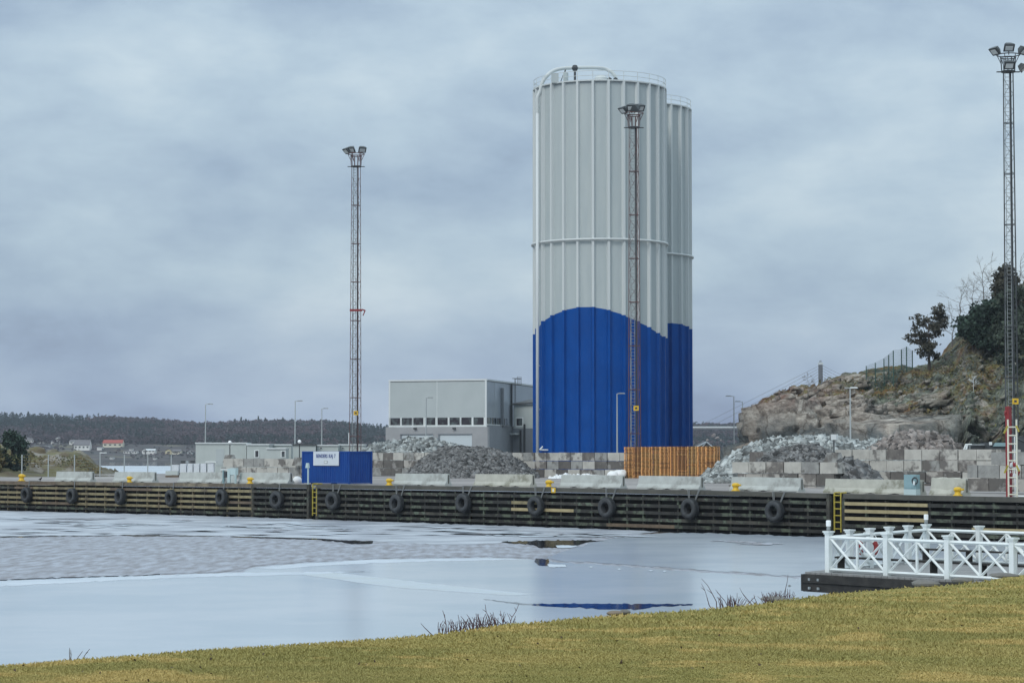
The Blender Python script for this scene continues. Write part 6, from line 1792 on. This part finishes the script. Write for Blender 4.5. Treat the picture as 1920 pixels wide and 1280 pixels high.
hbeam('edge_beam', cor[0], cor[3], ZD - .55, ZD - .07, .26, M['tar'], pr); hbeam('edge_beam', cor[3], cor[2], ZD - .45, ZD - .07, .26, M['tar'], pr)
for k in (0, 3, 6.): 
    for w in (0, Lf * .5, Lf):
        c = A_ + u_ * (k + .6) + v_ * w; q = MB(); q.tube((c.x, c.y, -.6), (c.x, c.y, ZD - .3), .15, n=9); q.build('pile', M['tar'], pr)
q = MB()
for k in range(4):
    c = cor[0] - v_ * .14 + u_ * (.25 + .35 * (k % 2)); q.box((c.x, c.y, ZD - (.2 if k < 2 else .45)), (.07, .05, .07), pang)
q.build('bolt', M['steel_grey'], pr)
# railing: posts as one thing with parts
def rail_post(o, p, lamp=False, h=1.18):
    q = MB(); q.box((p.x, p.y, ZD - .1 + (h - .02) / 2), (.155, .155, h + .08), pang)
    if False: pass
    f = q.build('post', M['white'], o)
    q = MB(); q.box((p.x, p.y, ZD + h - .06), (.20, .20, .05), pang); q.box((p.x, p.y, ZD + h - .012), (.25, .25, .045), pang); q.build('post_cap', M['white'], f)
def rail_bay(o, a, b_, n=2, arch=False):
    d = b_ - a; d.z = 0; L = d.length; d.normalize(); a = a + d * .08; L -= .16
    zt, zb = ZD + 1.0, ZD + .08
    def pt(t, z): w = a + d * (L * t); return Vector((w.x, w.y, z))
    q = MB(); q.bar(pt(0, zt), pt(1, zt), .075); q.build('top_rail', M['white'], o)
    q = MB(); q.bar(pt(0, zb), pt(1, zb), .07); q.build('bottom_rail', M['white'], o)
    for k in range(n):
        t0, t1 = k / n, (k + 1) / n
        q = MB(); q.bar(pt(t0, zt - .03), pt(t1, zb + .03), .06); q.build('cross_bar', M['white'], o)
        q = MB(); off = Vector((-d.y, d.x, 0)) * .012; q.bar(pt(t0, zb + .03) + off, pt(t1, zt - .03) + off, .055); q.build('cross_bar', M['white'], o)
        if k: q = MB(); q.bar(pt(t0, zb), pt(t0, zt), .06); q.build('upright', M['white'], o)
r1 = empty('railing', Vector((A_.x, A_.y, ZD)), 'white crossed railing on the near side of the pier', 'railing')
for p in near: rail_post(r1, p)
for a, b_ in zip(near[:-1], near[1:]): rail_bay(r1, a, b_)
r2 = empty('railing', Vector((side[0].x, side[0].y, ZD)), 'white crossed railing running away along the end of the pier', 'railing')
for p in side: rail_post(r2, p)
for a, b_ in zip([A_] + side, side + [Fc]): rail_bay(r2, a, b_, 1)
r3 = empty('railing', Vector((Fc.x, Fc.y, ZD)), 'white crossed railing on the far side of the pier facing the quay', 'railing')
for p in far: rail_post(r3, p)
for a, b_ in zip(far[:-1], far[1:]): rail_bay(r3, a, b_)
for p, lb in ((A_, 'small white lamp on the nearest corner post of the pier railing'), (Fc, 'small white lamp on the far corner post of the pier railing')):
    o = empty('post_lamp', Vector((p.x, p.y, ZT)), lb, 'lamp')
    q = MB(); q.lathe((p.x, p.y, ZT + .012), [(0, 0), (.058, 0), (.052, .14), (0, .14)], 12); q.build('stem', M['steel_grey'], o, True)
    q = MB(); q.lathe((p.x, p.y, ZT + .14), [(0, .005), (.07, .005), (.072, .16), (.055, .175), (0, .178)], 16); q.build('lamp_head', M['globe'], o)
def bench(a, L, label):
    o = empty('bench', Vector((a.x, a.y, ZD)), label, 'bench')
    for k in (0, 1): hbeam('seat_board', a + v_ * (.16 * k), a + v_ * (.16 * k) + u_ * L, ZD + .40, ZD + .45, .14, M['tar'], o)
    for t in np.arange(.15, L, 1.75): c = a + v_ * .08 + u_ * t; q = MB(); q.box((c.x, c.y, ZD + .2), (.07, .24, .4), pang); q.build('leg', M['tar'], o)
bench(A_ + v_ * .35 + u_ * .1, 8.5, 'long dark plank bench inside the near pier railing')
bench(Fc - v_ * .65 + u_ * .1, 6, 'long dark plank bench along the far pier railing')
# lifebuoy with its red cover and line on the end railing
c = side[0].lerp(side[1], .75) + u_ * .12; c.z = ZD + .62
o = empty('lifebuoy', c, 'red and white lifebuoy hanging inside the pier railing', 'lifebuoy')
q = MB(); nrm = u_ + v_ * .0
nrm = (Vector((0, 0, 0)) - Vector((c.x, c.y, 0))).normalized()
x = nrm.cross(Vector((0, 0, 1))).normalized()
for i in range(4):
    q = MB(); fr_ = []
    for j in range(8):
        t = math.pi / 2 * (i + j / 7) + .78; rad = x * math.cos(t) + Vector((0, 0, 1)) * math.sin(t)
        for l in range(8): uu = 2 * math.pi * l / 8; fr_.append(c + rad * (.25 + .075 * math.cos(uu)) * (1.2 if False else 1) + nrm * (.05 * math.sin(uu)))
    q.add(fr_, [(j * 8 + l, j * 8 + (l + 1) % 8, (j + 1) * 8 + (l + 1) % 8, (j + 1) * 8 + l) for j in range(7) for l in range(8)]); q.build('ring_segment', M['red'] if i % 2 else M['white'], o, True)
q = MB(); pts = [c + x * (.3 * math.cos(t)) + Vector((0, 0, .35 * math.sin(t) + .12)) for t in np.linspace(0, math.pi, 9)]; q.path(pts, .012, 5); q.build('line', M['white'], o)

# ------------------------------------------------------------------ haze over the fjord
def haze():
    q = MB(); q.box((0, 1250, 49.5), (3600, 2700, 121)); o = q.build('haze', None)
    m = bpy.data.materials.new('haze'); m.use_nodes = True; t = m.node_tree; t.nodes.clear()
    out = N(t, 'ShaderNodeOutputMaterial'); v = N(t, 'ShaderNodeVolumePrincipled')
    v.inputs['Color'].default_value = (.78, .86, .97, 1); v.inputs['Density'].default_value = .00013; v.inputs['Anisotropy'].default_value = .2
    t.links.new(v.outputs[0], out.inputs['Volume'])
    o.data.materials.clear(); o.data.materials.append(m); tag(o, kind='stuff'); o['label'] = 'pale blue haze over the fjord and port'; o['category'] = 'haze'
haze()
